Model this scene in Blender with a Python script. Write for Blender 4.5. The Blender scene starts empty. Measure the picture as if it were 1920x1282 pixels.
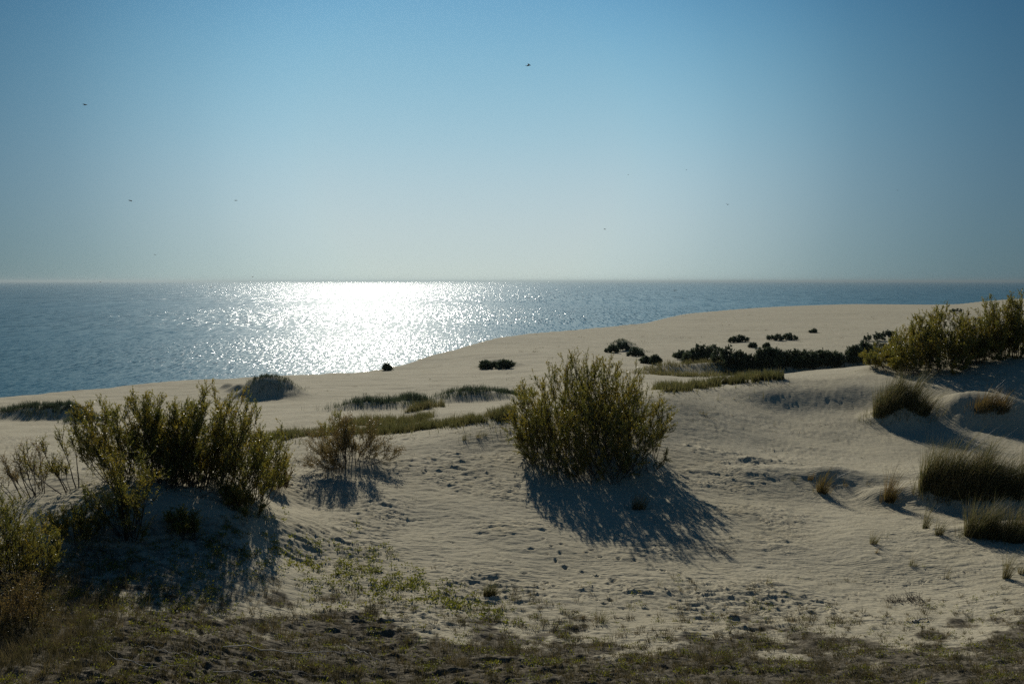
import bpy, math
import numpy as np

C = bpy.context.scene
COL = C.collection
rad = math.radians

# ------------------------------------------------------------------ camera, sky, sun, exposure
CAMZ = 45.0                       # metres above the sea
F = 28.0 / 36.0 * 1920.0          # focal length in photo pixels
PITCH = math.atan(114.0 / F)
cam_d = bpy.data.cameras.new('camera')
cam_d.lens = 28.0
cam_d.sensor_width = 36.0
cam_d.clip_start = 0.1
cam_d.clip_end = 200000.0
cam = bpy.data.objects.new('camera', cam_d)
COL.objects.link(cam)
cam.location = (0, 0, CAMZ)
cam.rotation_euler = (math.pi / 2 - PITCH, 0, 0)
C.camera = cam

SUN_EL, SUN_AZ = rad(30.0), rad(-10.5)      # azimuth from +Y, positive towards +X
w = bpy.data.worlds.new("World")
C.world = w
w.use_nodes = True
nt = w.node_tree
nt.nodes.clear()
out = nt.nodes.new('ShaderNodeOutputWorld')
bg = nt.nodes.new('ShaderNodeBackground')
sky = nt.nodes.new('ShaderNodeTexSky')
sky.sky_type = 'NISHITA'
sky.sun_disc = False
sky.sun_elevation = SUN_EL
sky.sun_rotation = SUN_AZ
sky.altitude = 0
sky.air_density = 1.0
sky.dust_density = 0.6
sky.ozone_density = 2.0
# pale low haze turning to clear blue above; lens corner darkening is painted into the sky colour
tc = nt.nodes.new('ShaderNodeTexCoord')
sep = nt.nodes.new('ShaderNodeSeparateXYZ')
nt.links.new(tc.outputs['Generated'], sep.inputs[0])
def lin(c):
    return tuple((v / 255 / 12.92) if v < 10.3 else ((v / 255 + .055) / 1.055) ** 2.4 for v in c)
def sky_ramp(stops, src):
    ramp = nt.nodes.new('ShaderNodeValToRGB')
    cr = ramp.color_ramp
    cr.elements[0].position, cr.elements[0].color = stops[0][0], (*stops[0][1], 1)
    cr.elements[1].position, cr.elements[1].color = stops[-1][0], (*stops[-1][1], 1)
    for p, c in stops[1:-1]:
        e = cr.elements.new(p)
        e.color = (*c, 1)
    cr.interpolation = 'B_SPLINE'
    nt.links.new(src, ramp.inputs[0])
    return ramp.outputs[0]
air = sky_ramp([(0.0, lin((202, 214, 210))), (.03, lin((196, 208, 208))), (.09, lin((192, 208, 211))), (.17, lin((166, 201, 213))),
                (.26, lin((134, 185, 208))), (.34, lin((104, 163, 200))), (.6, lin((70, 125, 170))), (1.0, lin((45, 95, 145)))], sep.outputs['Z'])
SKYG = (math.sin(rad(-3)) * math.cos(rad(9)), math.cos(rad(-3)) * math.cos(rad(9)), math.sin(rad(9)))
dot = nt.nodes.new('ShaderNodeVectorMath')
dot.operation = 'DOT_PRODUCT'
nt.links.new(tc.outputs['Generated'], dot.inputs[0])
dot.inputs[1].default_value = SKYG
sky_vignette = sky_ramp([(0.0, (.16, .20, .24)), (.60, (.14, .20, .25)), (.74, (.13, .20, .26)), (.83, (.17, .26, .33)), (.90, (.36, .47, .54)), (.95, (.76, .84, .88)), (.98, (1.0, 1.02, 1.03)), (1.0, (1.12, 1.1, 1.08))], dot.outputs['Value'])
mul = nt.nodes.new('ShaderNodeMix')
mul.data_type = 'RGBA'
mul.blend_type = 'MULTIPLY'
mul.inputs[0].default_value = 1.0
nt.links.new(air, mul.inputs[6])
nt.links.new(sky_vignette, mul.inputs[7])
SKY_STRENGTH = 0.06
k = nt.nodes.new('ShaderNodeVectorMath')
k.operation = 'SCALE'
k.inputs['Scale'].default_value = 1 / SKY_STRENGTH
nt.links.new(mul.outputs[2], k.inputs[0])
tint = nt.nodes.new('ShaderNodeMix')
tint.data_type = 'RGBA'
tint.blend_type = 'MULTIPLY'
tint.inputs[0].default_value = 1.0
nt.links.new(sky.outputs[0], tint.inputs[6])
tint.inputs[7].default_value = (.36, .62, .84, 1)
mixs = nt.nodes.new('ShaderNodeMix')
mixs.data_type = 'RGBA'
mixs.inputs[0].default_value = .85
nt.links.new(tint.outputs[2], mixs.inputs[6])
nt.links.new(k.outputs[0], mixs.inputs[7])
nt.links.new(mixs.outputs[2], bg.inputs[0])
bg.inputs[1].default_value = SKY_STRENGTH
nt.links.new(bg.outputs[0], out.inputs[0])

sun_d = bpy.data.lights.new('sun', 'SUN')
sun_d.energy = 3.5
sun_d.angle = rad(0.5)
sun_d.color = (1.0, 0.93, 0.80)
sun = bpy.data.objects.new('sun', sun_d)
COL.objects.link(sun)
sun.rotation_euler = (math.pi / 2 - SUN_EL, 0, math.pi - SUN_AZ)   # shines from behind the scene towards the camera

C.view_settings.view_transform = 'Standard'
C.view_settings.look = 'None'
C.view_settings.exposure = 0.0
C.view_settings.gamma = 1.0
C.view_settings.use_curve_mapping = False
C.render.engine = 'CYCLES'
C.cycles.use_denoising = False
C.cycles.max_bounces = 6
C.cycles.diffuse_bounces = 3
C.cycles.glossy_bounces = 2
C.cycles.transmission_bounces = 3
C.cycles.transparent_max_bounces = 4
C.cycles.sample_clamp_indirect = 1.5
C.cycles.sample_clamp_direct = 0.0

# ------------------------------------------------------------------ small maths
CP_, SP_ = math.cos(PITCH), math.sin(PITCH)


def ray(px, py):
    """direction of a photo pixel, per metre of forward (y) distance"""
    u, v = (px - 960.0) / F, (641.0 - py) / F
    fy = CP_ + v * SP_
    return u / fy, (-SP_ + v * CP_) / fy


def hashf(ix, iy, seed):
    h = (ix.astype(np.int64) * 374761393 + iy.astype(np.int64) * 668265263 + seed * 1442695041) & 0xFFFFFFFF
    h = ((h ^ (h >> 13)) * 1274126177) & 0xFFFFFFFF
    h = (h ^ (h >> 16)) & 0xFFFFFFFF
    return h / 4294967295.0


def noise(x, y, seed=0):
    """gradient noise, about -1..1"""
    x = np.asarray(x, float)
    y = np.asarray(y, float)
    ix, iy = np.floor(x), np.floor(y)
    fx, fy = x - ix, y - iy
    ux = fx * fx * fx * (fx * (fx * 6 - 15) + 10)
    uy = fy * fy * fy * (fy * (fy * 6 - 15) + 10)

    def g(ox, oy):
        a = hashf(ix + ox, iy + oy, seed) * (2 * math.pi)
        return np.cos(a) * (fx - ox) + np.sin(a) * (fy - oy)
    a, b, c, d = g(0, 0), g(1, 0), g(0, 1), g(1, 1)
    return 1.5 * ((a + (b - a) * ux) * (1 - uy) + (c + (d - c) * ux) * uy)


def fbm(x, y, seed=0, octs=4):
    s, a = 0.0, 1.0
    for k in range(octs):
        s = s + a * noise(x * 2 ** k + 17.3 * k, y * 2 ** k - 9.1 * k, seed + k)
        a *= 0.5
    return s


def smooth(a, b, t):
    t = np.clip((t - a) / (b - a), 0, 1)
    return t * t * (3 - 2 * t)


# ------------------------------------------------------------------ dune relief
CPTS = [
    (-260, 1282, 14), (-260, 1100, 20), (-260, 1000, 25), (-260, 900, 32), (-260, 840, 42), (-260, 770, 64),
    (0, 1282, 14.5), (0, 1180, 17.5), (0, 1090, 20.5), (0, 1000, 25), (0, 930, 30), (0, 885, 33.5), (0, 845, 42), (0, 805, 52), (0, 770, 66),
    (130, 1140, 19), (130, 1040, 22.5), (130, 950, 25.5), (130, 890, 28.6), (130, 845, 38),
    (250, 1282, 15), (250, 1180, 18), (250, 1110, 20.6), (250, 1060, 22.5), (250, 1010, 23.6), (250, 960, 24.6), (250, 915, 25.9), (250, 885, 27.5), (250, 850, 37), (250, 800, 53), (250, 770, 66),
    (420, 1282, 15.7), (420, 1180, 19), (420, 1090, 22.2), (420, 1010, 24.5), (420, 960, 25.7), (420, 925, 27), (420, 890, 28.8), (420, 850, 37), (420, 800, 53), (420, 760, 72),
    (560, 1282, 16.5), (560, 1150, 21.5), (560, 1050, 25.5), (560, 950, 29.5), (560, 880, 33), (560, 842, 37), (560, 812, 43), (560, 780, 53), (560, 745, 76), (560, 720, 92),
    (680, 1080, 24.6), (680, 920, 30.8), (680, 870, 33.2), (680, 832, 36.8), (680, 812, 42), (680, 785, 52), (680, 730, 86),
    (800, 1282, 17), (800, 1180, 21), (800, 1100, 24.5), (800, 1000, 28), (800, 900, 32), (800, 850, 34.5), (800, 818, 37), (800, 805, 42), (800, 783, 52), (800, 762, 64), (800, 742, 78), (800, 720, 92),
    (960, 1282, 17), (960, 1180, 21.5), (960, 1120, 24), (960, 1000, 28), (960, 900, 32), (960, 850, 34.3), (960, 805, 36.4), (960, 780, 38.2), (960, 768, 48), (960, 752, 66), (960, 735, 80), (960, 700, 105), (960, 660, 145),
    (1130, 1282, 17), (1130, 1180, 21.5), (1130, 1100, 25), (1130, 1000, 28.3), (1130, 920, 31.3), (1130, 860, 33.8), (1130, 800, 36.8), (1130, 755, 39.5), (1130, 738, 50), (1130, 700, 82), (1130, 680, 115), (1130, 650, 165), (1130, 630, 200),
    (1280, 1282, 17), (1280, 1180, 21.5), (1280, 1100, 25), (1280, 1000, 28.5), (1280, 920, 31.8), (1280, 860, 35), (1280, 800, 38.5), (1280, 760, 41), (1280, 738, 43.5), (1280, 732, 54), (1280, 716, 76), (1280, 700, 100), (1280, 680, 130), (1280, 640, 190), (1280, 610, 250),
    (1450, 1282, 17), (1450, 1180, 21.8), (1450, 1100, 25.3), (1450, 1000, 29), (1450, 930, 32.3), (1450, 890, 33.6), (1450, 850, 37), (1450, 800, 41.5), (1450, 765, 44.9), (1450, 733, 46.4), (1450, 712, 49.5), (1450, 706, 80), (1450, 690, 115), (1450, 660, 150), (1450, 620, 225), (1450, 590, 330),
    (1600, 1282, 17), (1600, 1190, 21.3), (1600, 1100, 25.5), (1600, 1000, 28.5), (1600, 938, 32.2), (1600, 892, 33.4), (1600, 872, 35.5), (1600, 800, 42), (1600, 757, 46.0), (1600, 727, 47.5), (1600, 705, 51), (1600, 702, 90), (1600, 685, 125), (1600, 650, 165), (1600, 620, 230), (1600, 585, 350),
    (1780, 1282, 16.5), (1780, 1200, 20.3), (1780, 1100, 25.3), (1780, 1000, 28.8), (1780, 955, 31.3), (1780, 900, 32.8), (1780, 860, 36.5), (1780, 822, 40), (1780, 785, 42.2), (1780, 740, 44.6), (1780, 715, 47.5), (1780, 695, 50.5), (1780, 680, 54), (1780, 672, 60), (1780, 655, 155), (1780, 620, 230), (1780, 585, 350),
    (1920, 1282, 16), (1920, 1200, 20), (1920, 1130, 23.5), (1920, 1060, 26), (1920, 985, 29), (1920, 935, 31), (1920, 890, 33), (1920, 850, 37), (1920, 822, 39.5), (1920, 785, 41.5), (1920, 740, 44), (1920, 700, 46.5), (1920, 672, 50), (1920, 655, 55), (1920, 650, 75), (1920, 630, 200), (1920, 600, 330),
    (2150, 1282, 16), (2150, 1000, 28), (2150, 850, 38), (2150, 740, 44), (2150, 680, 49), (2150, 640, 180),
]
EDGE = [(-300, 790, 70), (0, 746, 85), (150, 733, 91), (300, 717, 98), (450, 709, 105), (600, 701.5, 112), (690, 697, 120), (760, 684, 132),
        (850, 657, 157), (930, 634, 185), (1000, 625, 205), (1130, 614, 237), (1210, 606, 265), (1290, 588, 330),
        (1400, 578.5, 390), (1500, 573, 440), (1600, 570, 480), (1750, 571, 500), (1800, 570, 510), (1840, 565, 520), (1920, 560, 540), (2200, 560, 560)]


def world_pt(px, py, D):
    a, b = ray(px, py)
    D = D * np.interp(D, [25, 28.3, 31.3, 33.8, 36.8, 45, 55, 80, 100], [1, 1.042, 1.085, 1.12, 1.13, 1.13, 1.10, 1.04, 1])
    return a * D, D, b * D


_P = np.array([world_pt(*c) for c in CPTS] + [world_pt(*c) for c in EDGE])
_T = np.arctan2(_P[:, 0], _P[:, 1])
_L = np.log(np.hypot(_P[:, 0], _P[:, 1]))
_c2 = 0.02 ** 2
_n = len(_P)
_A = np.zeros((_n + 3, _n + 3))
_A[:_n, :_n] = np.sqrt((_T[:, None] - _T) ** 2 + (_L[:, None] - _L) ** 2 + _c2) + np.eye(_n) * -0.004
_A[:_n, _n] = 1
_A[:_n, _n + 1] = _T
_A[:_n, _n + 2] = _L
_A[_n:, :_n] = _A[:_n, _n:].T
_W = np.linalg.solve(_A, np.concatenate([_P[:, 2], np.zeros(3)]))
_eT = np.array([math.atan2(*world_pt(*c)[:2]) for c in EDGE])
_eR = np.array([math.hypot(*world_pt(*c)[:2]) for c in EDGE])


def edge_r(th):
    return np.interp(th, _eT, _eR) + 1.2 * noise(th * 22, th * 0, 77)


def rbf(th, L):
    o = np.empty_like(th)
    for i in range(0, len(th), 40000):
        t, l = th[i:i + 40000, None], L[i:i + 40000, None]
        o[i:i + 40000] = (np.sqrt((t - _T) ** 2 + (l - _L) ** 2 + _c2) @ _W[:_n]) + _W[_n] + _W[_n + 1] * t[:, 0] + _W[_n + 2] * l[:, 0]
    return o


# hummocks: photo pixel of the foot, distance, half width, half depth, height, twist
HUMPS = [
    (497, 768, 76, 3.0, 2.4, 2.1, 0), (445, 742, 84, 1.2, 1.1, .8, 0), (425, 735, 88, .8, .8, .6, 0),
    (20, 792, 60, 2.0, 1.8, .7, 0), (75, 792, 60, 1.5, 1.8, .75, .1), (118, 792, 60, 1.1, 1.7, .85, 0), (150, 800, 57, 1.0, 1.2, .5, 0),
    (880, 768, 68, 3.8, 2.0, 1.0, 0), (700, 790, 60, 3.4, 1.8, .7, 0), (770, 775, 63, 1.8, 1.5, .7, 0),
    (1168, 655, 168, 2.0, 2.6, 1.1, 0), (1192, 668, 150, 1.8, 2.2, .7, 0), (932, 690, 118, 3.2, 2.2, 1.3, 0),
    (1690, 800, 42.3, 1.35, 1.2, 1.25, 0), (1870, 808, 41.5, 2.3, 1.5, 1.05, 0), (1790, 790, 42.5, 1.5, 1.2, .4, 0),
    (1800, 935, 31.6, 2.2, 1.0, .85, 0), (1890, 940, 31.2, 2.0, 1.0, .85, 0), (1870, 1015, 28.4, 2.0, .7, .35, 0),
    (1660, 930, 31.8, .8, .7, .35, 0), (1560, 905, 33.4, 1.2, .8, .22, 0),
    (1130, 880, 33.2, 2.5, 1.9, .55, 0), (660, 885, 32.5, 1.7, 1.2, .4, 0), (1660, 690, 53, 2, 1.5, .4, 0), (1830, 680, 52, 4, 2, .5, 0),
    (1360, 692, 119, 8, 3.4, .8, 0), (1470, 694, 117, 8, 3.4, 1.1, 0), (1570, 694, 117, 7, 3.4, 1.0, 0), (1650, 690, 120, 6, 3.4, 1.0, 0),
    (1480, 708, 96, 8, 2.6, 1.0, 0), (1570, 706, 96, 7, 2.6, 1.2, 0), (1320, 712, 98, 4.5, 2.5, 1.2, 0), (1360, 705, 104, 4.5, 2.5, 1.0, 0),
    (1250, 706, 96, 2.5, 2, .8, 0), (1400, 902, 33.6, 2.4, .8, .10, 0), (1490, 902, 33.4, 2.6, .85, .15, 0), (1590, 905, 33.2, 2.6, .9, .11, 0), (1680, 912, 32.8, 2.2, .9, .14, 0), (1500, 758, 45.6, 4.0, 1.6, .12, 0), (1610, 755, 46, 3.5, 1.5, .16, 0), (1410, 880, 35, 1.0, .35, .16, .1), (1527, 888, 34.5, .35, .2, .08, 0),
]
_H = []
for (px, py, D, rx, ry, h, tw) in HUMPS:
    x, y, _ = world_pt(px, py, D)
    _H.append((x, y + ry * .6, rx, ry, h, tw))


def relief(x, y):
    """height above the sea of the sand at (x, y), without the finest texture"""
    x = np.asarray(x, float)
    y = np.asarray(y, float)
    shp = x.shape
    x, y = x.ravel(), y.ravel()
    r = np.maximum(np.hypot(x, y), 0.3)
    th = np.arctan2(x, y)
    tcl = np.clip(th, -0.75, 0.75)
    re = edge_r(tcl)
    z = rbf(tcl, np.log(np.clip(np.minimum(r, re), 11, None)))
    near = -1.75 - .475 * np.maximum(r - 1.6, 0)
    k = smooth(9.5, 15.5, r)
    z = near * (1 - k) + z * k
    back = smooth(.8, 1.5, np.abs(th))
    z = z * (1 - back) + (near * (1 - smooth(12, 25, r)) + -9.0 * smooth(12, 25, r)) * back
    inland = 1 - smooth(-12, 0, r - re)
    z = z + inland * smooth(45, 110, r) * (0.30 * noise(x / 34, y / 26, 5) + .16 * noise(x / 15, y / 9, 6))
    z = z + inland * smooth(13, 20, r) * (1 - smooth(60, 90, r)) * (0.10 * noise(x / 3.4, y / 2.6, 8))
    d = np.maximum(r - re, 0)
    z = z - 0.66 * (d - 3.0 * (1 - np.exp(-d / 3.0)))
    for (cx, cy, rx, ry, h, tw) in _H:
        m = (np.abs(x - cx) < 3.2 * rx) & (np.abs(y - cy) < 3.2 * ry)
        if m.any():
            a, b = (x[m] - cx) / rx, (y[m] - cy) / ry
            q = a * a + b * b
            wob = 1 + .22 * noise(x[m] * 1.7 / math.sqrt(rx), y[m] * 1.7 / math.sqrt(rx), 31)
            z[m] += h * np.exp(-(q * wob) ** 1.25)
    z = np.maximum(z, -CAMZ - 6.0)
    return (z + CAMZ).reshape(shp)


def ground(x, y):
    return float(relief(np.array([x]), np.array([y]))[0])


def hit(px, py, near=11.0, far=620.0):
    """point of the sand seen at a photo pixel"""
    a, b = ray(px, py)
    y = np.exp(np.linspace(math.log(near), math.log(far), 1400))
    g = relief(a * y, y)
    below = np.nonzero(CAMZ + b * y < g)[0]
    i = below[0] if len(below) else len(y) - 1
    if i == 0:
        i = 1
    y0, y1 = y[i - 1], y[i]
    f0, f1 = CAMZ + b * y0 - g[i - 1], CAMZ + b * y1 - g[i]
    t = f0 / (f0 - f1) if f0 != f1 else 0
    yy = y0 + (y1 - y0) * t
    return a * yy, yy, ground(a * yy, yy)


def to_px(x, y, z):
    """photo pixel of world points"""
    z = z - CAMZ
    f = y * CP_ - z * SP_
    u = y * SP_ + z * CP_
    return 960 + F * x / f, 641 - F * u / f


# ------------------------------------------------------------------ mesh helpers
def mesh_from(name, verts, faces_by_size, smooth_shade=True):
    """faces_by_size: list of (n, k) index arrays"""
    me = bpy.data.meshes.new(name)
    verts = np.ascontiguousarray(verts, dtype=np.float32)
    me.vertices.add(len(verts))
    me.vertices.foreach_set('co', verts.ravel())
    loops = np.concatenate([f.ravel() for f in faces_by_size]).astype(np.int32)
    tot = np.concatenate([np.full(len(f), f.shape[1], np.int32) for f in faces_by_size])
    start = np.concatenate([[0], np.cumsum(tot)[:-1]]).astype(np.int32)
    me.loops.add(len(loops))
    me.loops.foreach_set('vertex_index', loops)
    me.polygons.add(len(tot))
    me.polygons.foreach_set('loop_start', start)
    me.polygons.foreach_set('loop_total', tot)
    if smooth_shade:
        me.polygons.foreach_set('use_smooth', np.ones(len(tot), bool))
    me.update(calc_edges=True)
    me.validate()
    return me


def link(name, me, mat, parent=None, loc=None):
    o = bpy.data.objects.new(name, me)
    COL.objects.link(o)
    if me is not None and mat is not None and not me.materials:
        me.materials.append(mat)
    if parent is not None:
        o.parent = parent
    if loc is not None:
        o.location = loc
    return o


def tag(o, label=None, cat=None, group=None, kind=None):
    if label:
        o['label'] = label
    if cat:
        o['category'] = cat
    if group:
        o['group'] = group
    if kind:
        o['kind'] = kind
    return o


def blades(base, h, wd, lean, rng, bend=0.5, segs=3):
    """grass blades: base (n,3), height, width, lean vectors (n,2)"""
    n = len(base)
    ang = rng.uniform(0, 2 * math.pi, n)
    side = np.stack([np.cos(ang), np.sin(ang), np.zeros(n)], 1)
    V = []
    for k in range(segs + 1):
        t = k / segs
        off = np.zeros((n, 3))
        off[:, :2] = lean * (t ** (1 + bend))[..., None] if isinstance(t, np.ndarray) else lean * t ** (1 + bend)
        off[:, 2] = h * (t - .18 * t * t * np.minimum(np.hypot(lean[:, 0], lean[:, 1]) / np.maximum(h, 1e-3), 1.5))
        p = base + off
        ww = (wd * (1 - t) ** .6 * .5)[:, None]
        if k < segs:
            V += [p - side * ww, p + side * ww]
        else:
            V += [p]
    V = np.stack(V, 1)                       # n, 2*segs+1, 3
    m = 2 * segs + 1
    i0 = (np.arange(n) * m)[:, None]
    quads = [i0 + np.array([[2 * k, 2 * k + 1, 2 * k + 3, 2 * k + 2]]) for k in range(segs - 1)]
    tri = i0 + np.array([[2 * segs - 2, 2 * segs - 1, 2 * segs]])
    return V.reshape(-1, 3), [np.concatenate(quads)] if segs > 1 else [], tri


def tubes(P, R, sides=4):
    """P (n,S,3) polylines, R (n,S) radii"""
    n, S, _ = P.shape
    d = P[:, -1] - P[:, 0]
    d /= np.linalg.norm(d, axis=1, keepdims=True) + 1e-9
    ref = np.where(np.abs(d[:, 2:3]) > .9, np.array([[1., 0, 0]]), np.array([[0, 0, 1.]]))
    a = np.cross(d, ref)
    a /= np.linalg.norm(a, axis=1, keepdims=True) + 1e-9
    b = np.cross(d, a)
    ang = np.arange(sides) * 2 * math.pi / sides
    V = P[:, :, None, :] + R[:, :, None, None] * (np.cos(ang)[None, None, :, None] * a[:, None, None, :] + np.sin(ang)[None, None, :, None] * b[:, None, None, :])
    base = (np.arange(n) * S * sides)[:, None, None]
    s = (np.arange(S - 1) * sides)[None, :, None]
    k = np.arange(sides)[None, None, :]
    k2 = (np.arange(sides) + 1)[None, None, :] % sides
    q = np.stack([base + s + k, base + s + k2, base + s + sides + k2, base + s + sides + k], -1).reshape(-1, 4)
    return V.reshape(-1, 3), q


def join_parts(parts):
    vs, fs, o = [], [], 0
    for v, flist in parts:
        vs.append(v)
        for f in flist:
            fs.append(f + o)
        o += len(v)
    return np.concatenate(vs), fs


def leaves_mesh(base, d, L, W, rng):
    """one pointed leaf per base point: folded rhombus"""
    n = len(base)
    r = rng.normal(size=(n, 3))
    s = np.cross(d, r)
    s /= np.linalg.norm(s, axis=1, keepdims=True) + 1e-9
    nn = np.cross(d, s)
    L, W = L[:, None], W[:, None]
    tip = base + d * L + nn * L * .10
    mid = base + d * L * .45
    V = np.stack([base, mid + s * W * .5 + nn * W * .12, tip, mid - s * W * .5 + nn * W * .12], 1)
    q = (np.arange(n) * 4)[:, None] + np.array([[0, 1, 2, 3]])
    return V.reshape(-1, 3), q


# ------------------------------------------------------------------ materials
def new_mat(name):
    m = bpy.data.materials.new(name)
    m.use_nodes = True
    return m, m.node_tree, m.node_tree.nodes['Principled BSDF']


def add(nt_, t, **kw):
    n = nt_.nodes.new(t)
    for k, v in kw.items():
        setattr(n, k, v)
    return n


def noise_node(nt_, vec, scale, detail=3, rough=.55):
    n = add(nt_, 'ShaderNodeTexNoise')
    n.inputs['Scale'].default_value = scale
    n.inputs['Detail'].default_value = detail
    n.inputs['Roughness'].default_value = rough
    nt_.links.new(vec, n.inputs['Vector'])
    return n


def ramp_node(nt_, src, stops):
    r = add(nt_, 'ShaderNodeValToRGB')
    e = r.color_ramp.elements
    e[0].position, e[0].color = stops[0][0], (*stops[0][1], 1)
    e[1].position, e[1].color = stops[-1][0], (*stops[-1][1], 1)
    for p, c in stops[1:-1]:
        x = e.new(p)
        x.color = (*c, 1)
    nt_.links.new(src, r.inputs[0])
    return r


def foliage_mat(name, stops, scale=1.1, transl=.45, rough=.38, spec=.5, fine=9.0):
    m, t, b = new_mat(name)
    g = add(t, 'ShaderNodeNewGeometry')
    n1 = noise_node(t, g.outputs['Position'], scale, 2)
    n2 = noise_node(t, g.outputs['Position'], fine, 1)
    mx = add(t, 'ShaderNodeMath', operation='ADD')
    m2 = add(t, 'ShaderNodeMath', operation='MULTIPLY')
    m2.inputs[1].default_value = .5
    t.links.new(n1.outputs[0], mx.inputs[0])
    t.links.new(n2.outputs[0], mx.inputs[1])
    t.links.new(mx.outputs[0], m2.inputs[0])
    r = ramp_node(t, m2.outputs[0], stops)
    t.links.new(r.outputs[0], b.inputs['Base Color'])
    b.inputs['Roughness'].default_value = rough
    b.inputs['Specular IOR Level'].default_value = spec
    tr = add(t, 'ShaderNodeBsdfTranslucent')
    hs = add(t, 'ShaderNodeHueSaturation')
    hs.inputs['Saturation'].default_value = 1.15
    hs.inputs['Value'].default_value = 1.5
    t.links.new(r.outputs[0], hs.inputs['Color'])
    t.links.new(hs.outputs[0], tr.inputs[0])
    ms = add(t, 'ShaderNodeMixShader')
    ms.inputs[0].default_value = transl
    t.links.new(b.outputs[0], ms.inputs[1])
    t.links.new(tr.outputs[0], ms.inputs[2])
    t.links.new(ms.outputs[0], t.nodes['Material Output'].inputs[0])
    return m


def plain_mat(name, c1, c2, scale=6, rough=.8, spec=.3):
    m, t, b = new_mat(name)
    g = add(t, 'ShaderNodeNewGeometry')
    n1 = noise_node(t, g.outputs['Position'], scale, 3)
    r = ramp_node(t, n1.outputs[0], [(.35, c1), (.65, c2)])
    t.links.new(r.outputs[0], b.inputs['Base Color'])
    b.inputs['Roughness'].default_value = rough
    b.inputs['Specular IOR Level'].default_value = spec
    return m


M_willow = foliage_mat('willow_leaves', [(.30, (.078, .092, .030)), (.45, (.155, .155, .044)), (.58, (.25, .205, .054)), (.72, (.33, .23, .06))])
M_willow_brown = foliage_mat('autumn_willow_leaves', [(.30, (.075, .070, .030)), (.48, (.14, .11, .045)), (.7, (.21, .14, .065))])
M_far = foliage_mat('far_shrub_leaves', [(.3, (.050, .072, .050)), (.7, (.11, .13, .072))], scale=.5, transl=.2, rough=.55, spec=.3, fine=2.0)  # distance haze mixed into the leaf colour: paler and bluer
M_grass = foliage_mat('marram_blades', [(.3, (.055, .062, .026)), (.47, (.10, .098, .042)), (.60, (.19, .16, .085)), (.7, (.30, .25, .15))], scale=2.5, transl=.4, rough=.5, spec=.35)
M_grass_g = foliage_mat('green_blades', [(.3, (.050, .055, .025)), (.48, (.085, .085, .036)), (.60, (.14, .125, .055)), (.7, (.24, .20, .11))], scale=1.0, transl=.45, rough=.5, spec=.35)
M_dry = foliage_mat('dry_blades', [(.32, (.040, .040, .020)), (.5, (.095, .082, .042)), (.66, (.20, .16, .085))], scale=2.0, transl=.3, rough=.7, spec=.2)
M_herb = foliage_mat('herb_leaves', [(.3, (.060, .070, .022)), (.5, (.14, .15, .035)), (.68, (.26, .24, .05))], scale=2.5, transl=.45, rough=.5, spec=.3)
M_bark = plain_mat('willow_bark', (.030, .024, .018), (.070, .052, .038), 20, .75)
M_dead = plain_mat('bleached_wood', (.26, .24, .21), (.42, .39, .34), 14, .7)
M_bird = plain_mat('bird_feathers', (.012, .012, .014), (.025, .024, .026), 30, .6)
M_boat = plain_mat('boat_paint', (.05, .06, .07), (.09, .10, .11), 2, .5)
M_cabin = plain_mat('cabin_paint', (.18, .19, .2), (.25, .26, .27), 2, .5)

# sand
M_sand, t, b = new_mat('dune_sand')
g = add(t, 'ShaderNodeNewGeometry')
P = g.outputs['Position']
n1 = noise_node(t, P, .35, 4)
n2 = noise_node(t, P, 9.0, 4, .6)
n3 = noise_node(t, P, 60.0, 2, .6)
r1 = ramp_node(t, n1.outputs[0], [(.3, (.380, .345, .245)), (.7, (.43, .393, .287))])
mx = add(t, 'ShaderNodeMix', data_type='RGBA', blend_type='MULTIPLY')
mx.inputs[0].default_value = .5
r2 = ramp_node(t, n2.outputs[0], [(.25, (.72, .70, .68)), (.6, (1, 1, 1))])
t.links.new(r1.outputs[0], mx.inputs[6])
t.links.new(r2.outputs[0], mx.inputs[7])
# litter, moss and roots between the low plants: a real change of the ground's colour
at = add(t, 'ShaderNodeAttribute', attribute_name='litter')
nl = noise_node(t, P, 4.5, 5, .7)
ad = add(t, 'ShaderNodeMath', operation='ADD')
t.links.new(at.outputs['Fac'], ad.inputs[0])
t.links.new(nl.outputs[0], ad.inputs[1])
mr = add(t, 'ShaderNodeMapRange')
mr.inputs['From Min'].default_value = .95
mr.inputs['From Max'].default_value = 1.2
t.links.new(ad.outputs[0], mr.inputs['Value'])
rl = ramp_node(t, n2.outputs[0], [(.3, (.045, .040, .027)), (.52, (.105, .092, .064)), (.72, (.22, .19, .14))])
ml = add(t, 'ShaderNodeMix', data_type='RGBA')
t.links.new(mr.outputs[0], ml.inputs[0])
t.links.new(mx.outputs[2], ml.inputs[6])
t.links.new(rl.outputs[0], ml.inputs[7])
t.links.new(ml.outputs[2], b.inputs['Base Color'])
b.inputs['Roughness'].default_value = .95
b.inputs['Specular IOR Level'].default_value = .15
mpg = add(t, 'ShaderNodeMapping')
mpg.inputs['Rotation'].default_value = (0, 0, .12)
mpg.inputs['Scale'].default_value = (.45, 1.6, 1)
t.links.new(P, mpg.inputs['Vector'])
n4 = noise_node(t, mpg.outputs[0], 6.0, 4, .6)
bm1 = add(t, 'ShaderNodeBump')
bm1.inputs['Strength'].default_value = .85
bm1.inputs['Distance'].default_value = .05
t.links.new(n4.outputs[0], bm1.inputs['Height'])
bm2 = add(t, 'ShaderNodeBump')
bm2.inputs['Strength'].default_value = .35
bm2.inputs['Distance'].default_value = .012
t.links.new(n3.outputs[0], bm2.inputs['Height'])
wvt = add(t, 'ShaderNodeTexWave', bands_direction='Y')
wvt.inputs['Scale'].default_value = 2.6
wvt.inputs['Distortion'].default_value = 5.0
wvt.inputs['Detail'].default_value = 2.0
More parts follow.
